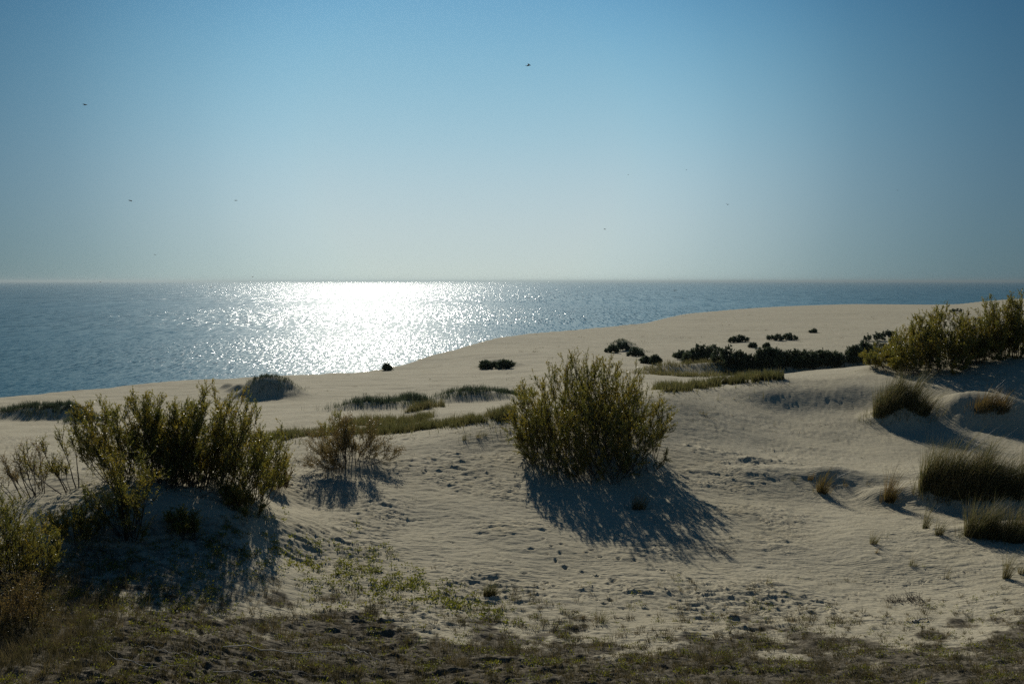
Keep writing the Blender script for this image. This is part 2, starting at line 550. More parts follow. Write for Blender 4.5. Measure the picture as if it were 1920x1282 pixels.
wvt.inputs['Detail Scale'].default_value = .7
t.links.new(P, wvt.inputs['Vector'])
nw = noise_node(t, P, .45, 2)
mw = add(t, 'ShaderNodeMapRange')
mw.inputs['From Min'].default_value = .42
mw.inputs['From Max'].default_value = .60
mw.inputs['To Max'].default_value = .45
t.links.new(nw.outputs[0], mw.inputs['Value'])
bm3 = add(t, 'ShaderNodeBump')
bm3.inputs['Distance'].default_value = .02
t.links.new(mw.outputs[0], bm3.inputs['Strength'])
t.links.new(wvt.outputs['Fac'], bm3.inputs['Height'])
t.links.new(bm1.outputs[0], bm3.inputs['Normal'])
t.links.new(bm3.outputs[0], bm2.inputs['Normal'])
t.links.new(bm2.outputs[0], b.inputs['Normal'])

# ------------------------------------------------------------------ ground sheet
dense = np.arange(-.70, .7001, .00135)
wing = .70 + np.cumsum(.0016 * 1.10 ** np.arange(60))
wing = wing[wing < 3.05]
TH = np.concatenate([-wing[::-1], dense, wing])
LR = np.concatenate([np.arange(math.log(.6), math.log(10), .05), np.arange(math.log(10), math.log(15), .008), np.arange(math.log(15), math.log(42), .0026),
                     np.arange(math.log(42), math.log(110), .0045), np.arange(math.log(110), math.log(720), .007)])
RR = np.exp(LR)
T2, R2 = np.meshgrid(TH, RR)
X, Y = R2 * np.sin(T2), R2 * np.cos(T2)
Z = relief(X, Y)
PX, PY = to_px(X, np.maximum(Y, .5), Z)

# wind-scoured texture of the sand, in metres
nearm = smooth(13, 16, R2) * (1 - smooth(55, 85, R2))
wx = X + .5 * noise(X / 2.2, Y / 2.2, 40)
wy = Y + .35 * noise(X / 1.6, Y / 1.6, 41) + .05 * X
rough_zone = .35 + .65 * smooth(-.25, .35, noise(X / 4.5, Y / 3.2, 42)) * (1 - .75 * smooth(1440, 1600, PX)) * (1 - .6 * smooth(840, 790, PY))
rid = 1 - np.abs(noise(wx / 2.4, wy / .40, 43)) * 3.0
rid = np.clip(rid, 0, 1) ** 2
rid2 = np.clip(1 - np.abs(noise(wx / 1.1 + 7, wy / .24, 44)) * 2.6, 0, 1) ** 2
Z += nearm * rough_zone * (.060 * rid + .040 * rid2 + .014 * noise(wx / 1.2, wy / .33, 45) + .020 * noise(X / .38, Y / .15, 46) + .014 * noise(X / .13, Y / .10, 47))
Z += nearm * .018 * noise(X / .55, Y / .3, 48)


def ledges(n):
    f = n - np.floor(n)
    return smooth(0, .14, f) - f


Z += nearm * rough_zone * (.050 * ledges(1.5 * fbm(wx / 3.6, wy / .62, 52, 3)) + .032 * ledges(2.0 * fbm(wx / 1.9, wy / .30, 54, 2)))
Z += nearm * (1 - rough_zone) * .018 * ledges(1.2 * fbm(wx / 2.2, wy / .5, 56, 2))
Z += smooth(60, 90, R2) * (1 - smooth(300, 600, R2)) * (.10 * noise(X / 7.0, Y / 3.0, 49) + .06 * noise(X / 2.6, Y / 1.6, 51) + .03 * noise(X / 1.1, Y / .7, 50))
# lumpy earth under the low plants at the bottom of the slope
def cover_line(px):
    return np.interp(px, [-400, 0, 200, 330, 420, 500, 600, 700, 850, 950, 1050, 1130, 1220, 1300, 1400, 1550, 1700, 1800, 1920, 2300],
                     [1040, 1050, 1070, 1110, 1130, 1125, 1120, 1135, 1160, 1165, 1160, 1180, 1200, 1165, 1160, 1175, 1188, 1168, 1130, 1070])
cl = cover_line(PX) - 12 + 14 * noise(PX / 45, PY * 0, 60) + 10 * noise(PX / 14, PY / 20, 61)
litter = smooth(-30, 100, PY - cl + 60 * fbm(X / 1.5, Y / 1.1, 64, 4))
litter = np.where((R2 < 16), 1.0, litter)
lit2 = smooth(60, 160, PX) * (1 - smooth(430, 560, PX)) * smooth(930, 985, PY) * .55
litter = np.maximum(litter, lit2)
Z += litter * smooth(12, 15, R2) * (.06 * noise(X / .6, Y / .5, 62) + .035 * noise(X / .2, Y / .18, 63))


def dent(x, y, a, bb, rot, depth):
    """one footprint pressed in the sand"""
    th0, l0 = math.atan2(x, y), math.log(math.hypot(x, y))
    dr = .6 / math.hypot(x, y)
    i0, i1 = np.searchsorted(LR, [l0 - dr, l0 + dr])
    j0, j1 = np.searchsorted(TH, [th0 - dr, th0 + dr])
    xs, ys = X[i0:i1, j0:j1] - x, Y[i0:i1, j0:j1] - y
    a, bb, depth = a * .74, bb * .70, depth * .85
    c, s = math.cos(rot), math.sin(rot)
    u, v = (c * xs + s * ys) / a, (-s * xs + c * ys) / bb
    q = u * u + v * v
    Z[i0:i1, j0:j1] += -depth * np.exp(-q ** 1.5) + depth * .38 * np.exp(-((np.sqrt(q) - 1.45) / .38) ** 2)


rg = np.random.default_rng(5)


def trail(pts, step, a, bb, depth, stagger=.07):
    W = [hit(*p) for p in pts]
    for (p, q) in zip(W[:-1], W[1:]):
        L = math.hypot(q[0] - p[0], q[1] - p[1])
        ang = math.atan2(q[1] - p[1], q[0] - p[0])
        for k in range(max(1, int(L / step))):
            tt = (k + rg.uniform(-.15, .15)) * step / L
            sgn = 1 if k % 2 else -1
            x = p[0] + (q[0] - p[0]) * tt - math.sin(ang) * stagger * sgn
            y = p[1] + (q[1] - p[1]) * tt + math.cos(ang) * stagger * sgn
            dent(x, y, a * rg.uniform(.8, 1.2), bb * rg.uniform(.8, 1.2), ang + rg.uniform(-.3, .3), depth * rg.uniform(.7, 1.2))


trail([(1490, 1137), (1560, 1126), (1630, 1109), (1694, 1098), (1797, 1079), (1860, 1070)], .27, .095, .075, .06)
trail([(1318, 1031), (1467, 1057), (1570, 1080), (1630, 1091), (1690, 1098)], .24, .07, .055, .045, .05)
trail([(1243, 1070), (1297, 1087), (1359, 1103), (1396, 1110)], .62, .17, .10, .085, .08)
trail([(1110, 1030), (1160, 1045), (1243, 1070)], .6, .15, .09, .075, .1)
trail([(1645, 731), (1621, 745), (1600, 760), (1582, 778), (1557, 796), (1530, 808)], .36, .11, .08, .045, .1)
trail([(1530, 808), (1480, 830), (1420, 850)], .4, .10, .07, .05, .1)
trail([(1040, 1025), (1060, 1085), (1110, 1120), (1180, 1140), (1250, 1152)], .55, .16, .10, .07, .12)
trail([(820, 1010), (900, 1040), (990, 1060)], .6, .13, .08, .06, .12)
trail([(1240, 1138), (1330, 1140), (1420, 1150), (1500, 1156)], .45, .13, .09, .065, .12)
for (px, py) in [(1148, 1085), (1117, 1080), (1093, 1075), (1068, 1107), (1086, 1120), (1114, 1125), (1134, 1134), (1164, 1141), (1220, 1157),
                 (1052, 1022), (1020, 1013), (994, 1033), (1100, 1036), (1125, 1045), (1157, 1049), (1061, 1065), (1219, 1062), (1247, 1069),
                 (1275, 1076), (983, 1077), (1022, 1092), (1040, 1102), (1247, 1112), (1311, 1119), (1311, 1116), (1371, 1127), (1403, 1129), (1430, 1122),
                 (1460, 1127), (1481, 1146), (1486, 1150), (1517, 1146), (1520, 1151), (1545, 1143), (1553, 1146), (1560, 1150), (1566, 1154), (1548, 1151),
                 (1557, 1141), (1572, 1147), (1588, 1161), (1600, 1146), (1606, 1148), (1630, 1156), (1640, 1159), (1664, 1171), (1675, 1163), (1303, 1148),
                 (1545, 1149), (1570, 1142), (1146, 1093), (1154, 1090)]:
    x, y, _ = hit(px + rg.uniform(-2, 2), py + rg.uniform(-2, 2))
    dent(x, y, rg.uniform(.12, .19), rg.uniform(.08, .12), rg.uniform(-.5, .5), rg.uniform(.06, .10))
for k in range(150):
    px, py = rg.uniform(850, 1880), rg.uniform(880, 1165)
    if rg.random() < .3:
        px, py = rg.uniform(1330, 1640), rg.uniform(770, 930)
    x, y, _ = hit(px, py)
    s = rg.uniform(.5, 1)
    dent(x, y, .10 * s, .07 * s, rg.uniform(0, 3), .05 * s)

nr, nc = X.shape
V = np.stack([X, Y, Z], -1).reshape(-1, 3)
idx = np.arange(nr * nc).reshape(nr, nc)
Q = np.stack([idx[:-1, :-1], idx[1:, :-1], idx[1:, 1:], idx[:-1, 1:]], -1).reshape(-1, 4)[:, ::-1]
me = mesh_from('dune_ground', V, [Q])
la = me.attributes.new('litter', 'FLOAT', 'POINT')
la.data.foreach_set('value', litter.astype(np.float32).ravel())
tag(link('dune_ground', me, M_sand), kind='structure')
Zfine, _LR, _TH = Z, LR, TH


def gz(x, y):
    """height of the finished sheet (bilinear), arrays"""
    th, l = np.arctan2(x, y), np.log(np.hypot(x, y))
    i = np.clip(np.searchsorted(_LR, l) - 1, 0, nr - 2)
    j = np.clip(np.searchsorted(_TH, th) - 1, 0, nc - 2)
    a = np.clip((l - _LR[i]) / (_LR[i + 1] - _LR[i]), 0, 1)
    c = np.clip((th - _TH[j]) / (_TH[j + 1] - _TH[j]), 0, 1)
    return (Zfine[i, j] * (1 - a) + Zfine[i + 1, j] * a) * (1 - c) + (Zfine[i, j + 1] * (1 - a) + Zfine[i + 1, j + 1] * a) * c


# ------------------------------------------------------------------ sea
nseg = 128
rr = [1, 60000.0]
vs = [(0, 0, 0)] + [(60000 * math.cos(a), 60000 * math.sin(a), 0) for a in np.arange(nseg) * 2 * math.pi / nseg]
fs = np.array([[0, 1 + k, 1 + (k + 1) % nseg] for k in range(nseg)])
M_sea, t, b = new_mat('sea_water')
g = add(t, 'ShaderNodeNewGeometry')
P = g.outputs['Position']
ln = add(t, 'ShaderNodeVectorMath', operation='LENGTH')
t.links.new(P, ln.inputs[0])


def wave(sx, sy, detail=2, seed=0.0):
    mp = add(t, 'ShaderNodeMapping')
    mp.inputs['Scale'].default_value = (1 / sx, 1 / sy, 1)
    mp.inputs['Location'].default_value = (seed, seed * .7, 0)
    mp.inputs['Rotation'].default_value = (0, 0, -.06)
    t.links.new(P, mp.inputs['Vector'])
    n = noise_node(t, mp.outputs[0], 1.0, detail, .65)
    s = add(t, 'ShaderNodeVectorMath', operation='SUBTRACT')
    s.inputs[1].default_value = (.5, .5, .5)
    t.links.new(n.outputs['Color'], s.inputs[0])
    return s.outputs[0]


def blend(a, bb, d0, d1):
    mrr = add(t, 'ShaderNodeMapRange')
    mrr.inputs['From Min'].default_value = d0
    mrr.inputs['From Max'].default_value = d1
    t.links.new(ln.outputs['Value'], mrr.inputs['Value'])
    m = add(t, 'ShaderNodeMix', data_type='VECTOR')
    t.links.new(mrr.outputs[0], m.inputs[0])
    t.links.new(a, m.inputs[4])
    t.links.new(bb, m.inputs[5])
    return m.outputs[1]


wv = blend(wave(.65, 2.4, 2, 1.3), wave(.9, 7, 2, 5.1), 300, 480)
wv = blend(wv, wave(1.5, 24, 1, 9.7), 600, 900)
wv = blend(wv, wave(3.5, 90, 1, 3.9), 1300, 2000)
sc = add(t, 'ShaderNodeVectorMath', operation='MULTIPLY')
sc.inputs[1].default_value = (1.45, 1.5, 0)
t.links.new(wv, sc.inputs[0])
up = add(t, 'ShaderNodeVectorMath', operation='ADD')
up.inputs[1].default_value = (0, 0, 1)
t.links.new(sc.outputs[0], up.inputs[0])
nm = add(t, 'ShaderNodeVectorMath', operation='NORMALIZE')
t.links.new(up.outputs[0], nm.inputs[0])
t.links.new(nm.outputs[0], b.inputs['Normal'])
b.inputs['Base Color'].default_value = (.010, .075, .105, 1)
b.inputs['Roughness'].default_value = .23
b.inputs['IOR'].default_value = 1.333
b.inputs['Specular IOR Level'].default_value = .42
b.inputs['Specular Tint'].default_value = (.22, .50, .68, 1)
me = mesh_from('sea_water', np.array(vs), [fs], False)
tag(link('sea_water', me, M_sea), kind='structure')

# ------------------------------------------------------------------ willows and shrubs
def norm(v):
    return v / (np.linalg.norm(v, axis=-1, keepdims=True) + 1e-9)


def bez(p0, p1, p2, S):
    tt = np.linspace(0, 1, S)[None, :, None]
    return (1 - tt) ** 2 * p0[:, None] + 2 * tt * (1 - tt) * p1[:, None] + tt ** 2 * p2[:, None]


def sample_on(P, t):
    """points and tangents on polylines P (n,S,3) at t (n,m)"""
    S = P.shape[1]
    f = t * (S - 1)
    i = np.clip(f.astype(int), 0, S - 2)
    k = (f - i)[..., None]
    n = np.arange(P.shape[0])[:, None]
    a, bb = P[n, i], P[n, i + 1]
    return a * (1 - k) + bb * k, norm(bb - a)


def shrub(cx, cy, W, H, rng, base=(.25, .25), stems=60, nb=5, ntw=5, nl=14, leaf=(.09, .024), lean=(0, 0), low=.2, depth=.8, thick=.022, flat=.0, tmin=.3, upright=.6, twig=.34, skirt=.35):
    """returns (stem verts, quads, leaf verts, quads) relative to the foot; W half width, H height of the crown"""
    z0 = gz(np.array([cx]), np.array([cy]))[0]
    a = rng.uniform(0, 2 * math.pi, stems)
    q = np.sqrt(rng.uniform(0, 1, stems))
    bx = cx + np.cos(a) * q * base[0] * W
    by = cy + np.sin(a) * q * base[1] * W * depth
    bz = gz(bx, by) - .05
    p0 = np.stack([bx, by, bz], 1)
    a2 = a + rng.normal(0, .35, stems)
    q2 = np.clip(q + rng.normal(0, .16, stems), 0, 1)
    top = H * np.sqrt(np.clip(1 - q2 ** 2 * (1 - low), 0.05, 1)) * rng.uniform(.80, 1.0, stems) * np.where(np.arange(stems) < skirt * stems, rng.uniform(.35, .75, stems), 1)
    tip = np.stack([cx + np.cos(a2) * q2 * W * .92 + lean[0] * top, cy + np.sin(a2) * q2 * W * depth * .92 + lean[1] * top, z0 * .25 + bz * .75 + top], 1)
    mid = p0 * .45 + tip * .55
    mid[:, 2] = p0[:, 2] + (tip[:, 2] - p0[:, 2]) * rng.uniform(.35, .6, stems)
    mid += rng.normal(0, .05 * H, (stems, 3))
    S1 = bez(p0, mid, tip, 8)
    wob = rng.normal(0, .012 * H, S1.shape)
    wob[:, 0] = 0
    S1 += np.cumsum(wob, 1) * .6
    Ls = np.linalg.norm(tip - p0, axis=1)
    sc_ = np.clip(Ls / H, .4, 1.2)[:, None]
    parts = [tubes(S1, thick * sc_ * np.linspace(1, .22, 8)[None], 5)]
    # branches
    tb = rng.uniform(tmin, .92, (stems, nb))
    pb, tg = sample_on(S1, tb)
    pb, tg = pb.reshape(-1, 3), tg.reshape(-1, 3)
    Lb = (Ls[:, None] * rng.uniform(.15, .30, (stems, nb)) * (1.15 - tb * .5)).reshape(-1)
    db = norm(tg + rng.normal(0, .42, tg.shape) + np.array([0, 0, .25 * upright]))
    e = pb + db * Lb[:, None] + np.array([0, 0, 1.0]) * (Lb * .12)[:, None]
    m_ = (pb + e) / 2 + rng.normal(0, .04, pb.shape) * Lb[:, None]
    S2 = bez(pb, m_, e, 5)
    parts.append(tubes(S2, (thick * .38) * np.linspace(1, .3, 5)[None] * np.ones((len(pb), 1)), 4))
    # twigs, on branches and on the stem tops
    allS = S2
    tt = rng.uniform(.15, 1, (len(allS), ntw))
    pt, tg = sample_on(allS, tt)
    t3 = rng.uniform(.55, 1, (stems, ntw))
    pt3, tg3 = sample_on(S1, t3)
    pt = np.concatenate([pt.reshape(-1, 3), pt3.reshape(-1, 3)])
    tg = np.concatenate([tg.reshape(-1, 3), tg3.reshape(-1, 3)])
    Lt = twig * rng.uniform(.5, 1.25, len(pt))
    dt = norm(tg + rng.normal(0, .38, tg.shape) + np.array([0, 0, .35 * upright]))
    e = pt + dt * Lt[:, None]
    S3 = bez(pt, (pt + e) / 2 + rng.normal(0, .03, pt.shape), e, 3)
    parts.append(tubes(S3, (thick * .17) * np.array([[1, .7, .3]]) * np.ones((len(pt), 1)), 3))
    sv, sq = join_parts([(v, [q_]) for v, q_ in parts])
    # leaves
    tl = rng.uniform(.05, 1, (len(S3), nl))
    pl, tg = sample_on(S3, tl)
    pl, tg = pl.reshape(-1, 3), tg.reshape(-1, 3)
    dl = norm(tg + rng.normal(0, .55, tg.shape))
    ll = leaf[0] * rng.uniform(.6, 1.3, len(pl))
    lv, lq = leaves_mesh(pl, dl, ll, leaf[1] * rng.uniform(.7, 1.3, len(pl)), rng)
    foot = np.array([cx, cy, z0])
    return sv - foot, sq, lv - foot, [lq], foot


def put_shrub(name, label, cat, px, py, wpx, hpx, seed, mat=None, group=None, D=None, **kw):
    x, y, z = hit(px, py) if D is None else world_pt(px, py, D)
    rng = np.random.default_rng(seed)
    W, H = wpx * y / F / 2, hpx * y / F
    sv, sq, lv, lq, foot = shrub(x, y, W, H, rng, **kw)
    root = bpy.data.objects.new(name, None)
    COL.objects.link(root)
    root.location = foot
    tag(root, label, cat, group)
    link('stems', mesh_from('stems', sv, sq), M_bark, root)
    link('foliage', mesh_from('foliage', lv, lq, False), mat or M_willow, root)
    return root


GW = 'willow bushes on the near dunes'
put_shrub('willow_bush', 'big dense olive green willow bush alone on the open sand slope, casting a wide shadow', 'bush', 1104, 836, 345, 172, 11,
          group=GW, stems=250, nb=7, ntw=6, nl=19, base=(.74, .85), low=.26, depth=.95, lean=(-.02, 0), tmin=.10, thick=.022, twig=.30, leaf=(.075, .023))
put_shrub('willow_bush', 'tallest willow bush of the left thicket, rising across the beach edge to the water', 'bush', 388, 905, 280, 178, 12,
          group=GW, stems=120, nb=6, ntw=6, nl=15, base=(.8, .9), low=.3, depth=.8, tmin=.14, leaf=(.08, .024), lean=(.34, -.10))
put_shrub('willow_bush', 'willow bush leaning left with long bare dark stems in the left thicket', 'bush', 266, 898, 215, 172, 13,
          group=GW, stems=66, nb=6, ntw=6, nl=14, base=(.6, .8), low=.4, depth=.8, tmin=.3, lean=(-.28, 0), leaf=(.08, .024))
put_shrub('willow_bush', 'small willow in front of the left thicket, rooted lower down the shaded slope', 'bush', 243, 1012, 170, 175, 14,
          group=GW, stems=28, nb=6, ntw=5, nl=13, base=(.2, .2), low=.4, depth=.8, tmin=.35, leaf=(.07, .02))
put_shrub('willow_bush', 'thin two stemmed willow leaning left over pale sand', 'bush', 133, 922, 110, 140, 15,
          group=GW, stems=7, nb=7, ntw=6, nl=11, base=(.3, .3), low=.6, depth=.6, tmin=.4, lean=(-.38, 0), leaf=(.07, .02), thick=.03)
put_shrub('willow_bush', 'sparse wispy willow with bare twigs at the left border of the picture', 'bush', 58, 930, 130, 110, 16,
          group=GW, stems=16, nb=6, ntw=5, nl=7, base=(.5, .5), low=.6, depth=.6, tmin=.35, lean=(-.35, 0), leaf=(.06, .016), mat=M_willow_brown)
put_shrub('willow_bush', 'low dense willow cut by the lower left border, its leaves glinting', 'bush', 8, 1090, 225, 178, 17,
          group=GW, stems=80, nb=6, ntw=5, nl=15, base=(.7, .6), low=.2, depth=.8, tmin=.1, leaf=(.055, .017), thick=.016, twig=.3)
put_shrub('willow_bush', 'small round bush with thin brown leaves and many bare twigs on its own sand mound', 'bush', 652, 864, 215, 84, 18,
          group=GW, stems=84, nb=6, ntw=5, nl=11, base=(.38, .4), low=.05, depth=.85, tmin=.28, leaf=(.065, .018), thick=.013, mat=M_willow_brown, twig=.36)
put_shrub('willow_bush', 'upright leafy shoots topping the small brown bush', 'bush', 632, 852, 70, 92, 19,
          group=GW, stems=12, nb=6, ntw=5, nl=11, base=(.4, .4), low=.5, depth=.85, tmin=.4, leaf=(.07, .02), thick=.016)
put_shrub('willow_bush', 'broad olive willow on the right hand crest, its left side hanging to the sand', 'bush', 1758, 694, 190, 120, 20,
          group=GW, stems=140, nb=6, ntw=6, nl=18, base=(.75, .7), low=.2, depth=.8, tmin=.12, leaf=(.11, .034), twig=.4)
put_shrub('willow_bush', 'willow on the right crest between the broad one and the picture border', 'bush', 1850, 674, 140, 112, 21,
          group=GW, stems=80, nb=6, ntw=6, nl=16, base=(.7, .5), low=.15, depth=.8, tmin=.12, leaf=(.11, .034), twig=.4)
put_shrub('willow_bush', 'tallest willow of the right crest, its top reaching almost to the sea horizon', 'bush', 1912, 668, 130, 124, 22,
          group=GW, stems=70, nb=6, ntw=6, nl=16, base=(.7, .5), low=.15, depth=.8, tmin=.12, leaf=(.11, .034), twig=.4)
put_shrub('willow_bush', 'low spreading willow at the left foot of the crest thicket', 'bush', 1665, 702, 110, 50, 23,
          group=GW, stems=40, nb=5, ntw=5, nl=11, base=(.6, .6), low=.1, depth=.8, tmin=.2, leaf=(.11, .034), D=53)

put_shrub('willow_bush', 'willow bush filling the middle of the left thicket between its two taller heads', 'bush', 325, 903, 150, 160, 28,
          group=GW, stems=48, nb=6, ntw=6, nl=14, base=(.7, .8), low=.4, depth=.8, tmin=.2, leaf=(.075, .023), lean=(-.06, 0))
put_shrub('willow_bush', 'sparse brown brush added to darken the lower left corner', 'bush', 20, 1185, 170, 110, 29,
          group=GW, stems=50, nb=5, ntw=5, nl=7, base=(.8, .8), low=.3, depth=.8, tmin=.15, leaf=(.045, .014), thick=.010, twig=.24, mat=M_willow_brown)  # brush added for the shade it gives the corner
put_shrub('willow_bush', 'low leafy shoots on the shaded bank under the right end of the left thicket', 'bush', 455, 962, 90, 48, 24,
          group=GW, stems=26, nb=5, ntw=5, nl=11, base=(.7, .7), low=.4, depth=.8, tmin=.15, leaf=(.07, .022), thick=.012, twig=.26)
put_shrub('willow_bush', 'small shoots on the shaded bank between the thicket and the front willow', 'bush', 345, 1000, 80, 44, 25,
          group=GW, stems=20, nb=5, ntw=5, nl=10, base=(.7, .7), low=.4, depth=.8, tmin=.15, leaf=(.07, .022), thick=.012, twig=.26)
put_shrub('willow_bush', 'loose shoots on the shaded bank left of the front willow', 'bush', 135, 1015, 100, 62, 26,
          group=GW, stems=22, nb=5, ntw=5, nl=10, base=(.7, .7), low=.4, depth=.8, tmin=.15, leaf=(.07, .022), thick=.012, twig=.28)
put_shrub('willow_bush', 'spreading low branches at the right foot of the left thicket', 'bush', 510, 915, 70, 52, 27,
          group=GW, stems=26, nb=5, ntw=5, nl=11, base=(.6, .6), low=.3, depth=.8, tmin=.15, leaf=(.07, .022), thick=.012, twig=.28, lean=(.3, 0), mat=M_willow_brown)

# far shrubs on the sand plateau
GF = 'dark shrubs far out on the sand plateau'
FAR = [  # px, py, w, h, label
    (1166, 658, 30, 14, 'dark dome shaped shrub above the right shoulder of the big willow'),
    (1147, 661, 26, 12, 'small dark shrub just left of the dome shaped one'),
    (1192, 668, 32, 14, 'low dark shrub on sand right below the dome shaped one'),
    (916, 692, 40, 12, 'left half of a flat dark shrub patch left of the big willow'),
    (948, 691, 38, 14, 'right half of a flat dark shrub patch left of the big willow'),
    (725, 695, 13, 9, 'tiny dark shrub right at the edge of the water'),
    (1377, 642, 20, 10, 'left part of the lone oval shrub above the dark shrub belt'),
    (1392, 641, 26, 11, 'right part of the lone oval shrub above the dark shrub belt'),
    (1411, 652, 13, 6, 'tiny shrub just right below the oval one'),
    (1437, 652, 10, 6, 'tiniest shrub between the oval and the wind swept one'),
    (1458, 638, 38, 11, 'wind swept shrub, ragged left part, high on the plateau'),
    (1480, 637, 30, 10, 'wind swept shrub, denser right part, high on the plateau'),
    (1524, 624, 14, 6, 'highest small lone shrub near the middle of the plateau'),
    (1640, 639, 44, 17, 'dark shrub beside the crest willow, larger of the upper right group'),
    (1668, 632, 36, 12, 'flat shrub behind the larger one of the upper right group'),
    (1676, 643, 16, 8, 'small round shrub closest to the crest willow'),
    (1792, 586, 30, 8, 'thin dark shrub seen above the crest willow near the horizon'),
    (1212, 681, 26, 11, 'low shrub left of the dark belt touching the big willow outline'),
    (1231, 683, 22, 15, 'small peaked shrub left of the dark belt'),
]
for k, (px, py, ww, hh, lab) in enumerate(FAR):
    put_shrub('dune_shrub', lab, 'shrub', px, py, ww, hh, 100 + k, mat=M_far, group=GF, stems=24, nb=4, ntw=4, nl=11, base=(.8, .8),
              low=.1, depth=.7, tmin=.15, leaf=(.28, .11), thick=.03, twig=.45, lean=(.3 * math.sin(k * 1.7), 0))
BELT = [(1275, 684, 24, 16), (1293, 684, 24, 25), (1312, 686, 30, 30), (1333, 688, 34, 33), (1356, 690, 34, 35), (1378, 690, 32, 34), (1398, 690, 30, 30),
        (1418, 691, 34, 33), (1440, 691, 30, 28), (1460, 691, 32, 37), (1480, 690, 28, 35), (1500, 690, 34, 33), (1522, 690, 34, 36), (1545, 690, 34, 33),
        (1566, 689, 26, 26), (1598, 686, 30, 28), (1616, 685, 32, 35), (1636, 684, 34, 33), (1658, 682, 34, 34), (1676, 682, 30, 28)]
BLAB = ['small shrub at the left end of the dark belt', 'ragged see through shrub second from the left end of the dark belt',
        'shrub third from the left end of the dark belt', 'broad shrub fourth from the left end of the dark belt',
        'broad rounded shrub fifth from the left end of the dark belt', 'shrub sixth from the left end of the dark belt', 'lower shrub seventh from the left end of the dark belt',
        'shrub eighth from the left end of the dark belt, a round head', 'low dip in the dark belt, the shrub left of its tallest head', 'tallest round head in the dark belt',
        'peaked shrub just right of the tallest head of the dark belt', 'shrub second to the right of the tallest head of the dark belt',
        'rounded shrub third to the right of the tallest head of the dark belt', 'wide shrub near the right end of the long dark belt',
        'low last shrub at the right end of the long dark belt', 'low first shrub of the short belt below the crest willow',
        'highest shrub of the short belt below the crest willow', 'third shrub of the short belt left of the crest willow',
        'fourth shrub of the short belt, partly behind the crest willow', 'last shrub of the short belt, hidden in the crest willow edge']
for k, (px, py, ww, hh) in enumerate(BELT):
    rk = np.random.default_rng(900 + k)
    put_shrub('belt_shrub', BLAB[k], 'shrub', px, py - 5 + rk.uniform(-5, 3), ww * rk.uniform(.95, 1.6), hh * rk.uniform(.62, 1.12), 140 + k, mat=M_far,
              group='shrubs of the dark belt across the plateau', stems=int(rk.uniform(14, 30)), nb=4, ntw=4, nl=12, base=(.8, .8), low=.12, depth=.8, tmin=.12,
              leaf=(.30, .11), thick=.035, twig=.55, lean=(rk.uniform(-.25, .25), 0))

# ------------------------------------------------------------------ marram grass
def clump(cx, cy, rx, ry, h, n, rng, wd=.012, spread=.35, lean=(0, 0), bend=.7):
    a = rng.uniform(0, 2 * math.pi, n)
    q = np.sqrt(rng.uniform(0, 1, n))
    dx, dy = np.cos(a) * q * rx, np.sin(a) * q * ry
    bx, by = cx + dx, cy + dy
    bz = gz(bx, by) - .03
    hh = h * 1.45 * rng.uniform(.3, 1.1, n) * (1 - .25 * q) * (1 + .8 * noise(bx / (.18 + .2 * rx), by / .3, 55))
    ln_ = np.stack([dx / max(rx, .01) * spread * hh + rng.normal(0, .15, n) * hh + lean[0] * hh,
                    dy / max(ry, .01) * spread * hh + rng.normal(0, .15, n) * hh + lean[1] * hh], 1)
    return blades(np.stack([bx, by, bz], 1), hh, wd * rng.uniform(.6, 1.3, n), ln_, rng, bend)


def put_clump(name, label, cat, px, py, wpx, hpx, n, seed, mat=None, group=None, depth=.5, wd=.012, D=None, **kw):
    x, y, z = hit(px, py) if D is None else world_pt(px, py, D)
    rng = np.random.default_rng(seed)
    W, H = wpx * y / F / 2, hpx * y / F
    v, q, tr = clump(x, y, W, W * depth, H, n, rng, wd, **kw)
    if n > 200:                                  # ragged rim of shorter blades
        v2, q2, tr2 = clump(x, y, W * 2.0, W * depth * 2.0, H * .6, int(n * .20), rng, wd, **kw)
        q = [np.concatenate([q[0], q2[0] + len(v)])]
        tr = np.concatenate([tr, tr2 + len(v)])
        v = np.concatenate([v, v2])
    foot = np.array([x, y, float(gz(np.array([x]), np.array([y]))[0])])
    o = link(name, mesh_from(name, v - foot, q + [tr], True), mat or M_grass, loc=foot)
    return tag(o, label, cat, group)


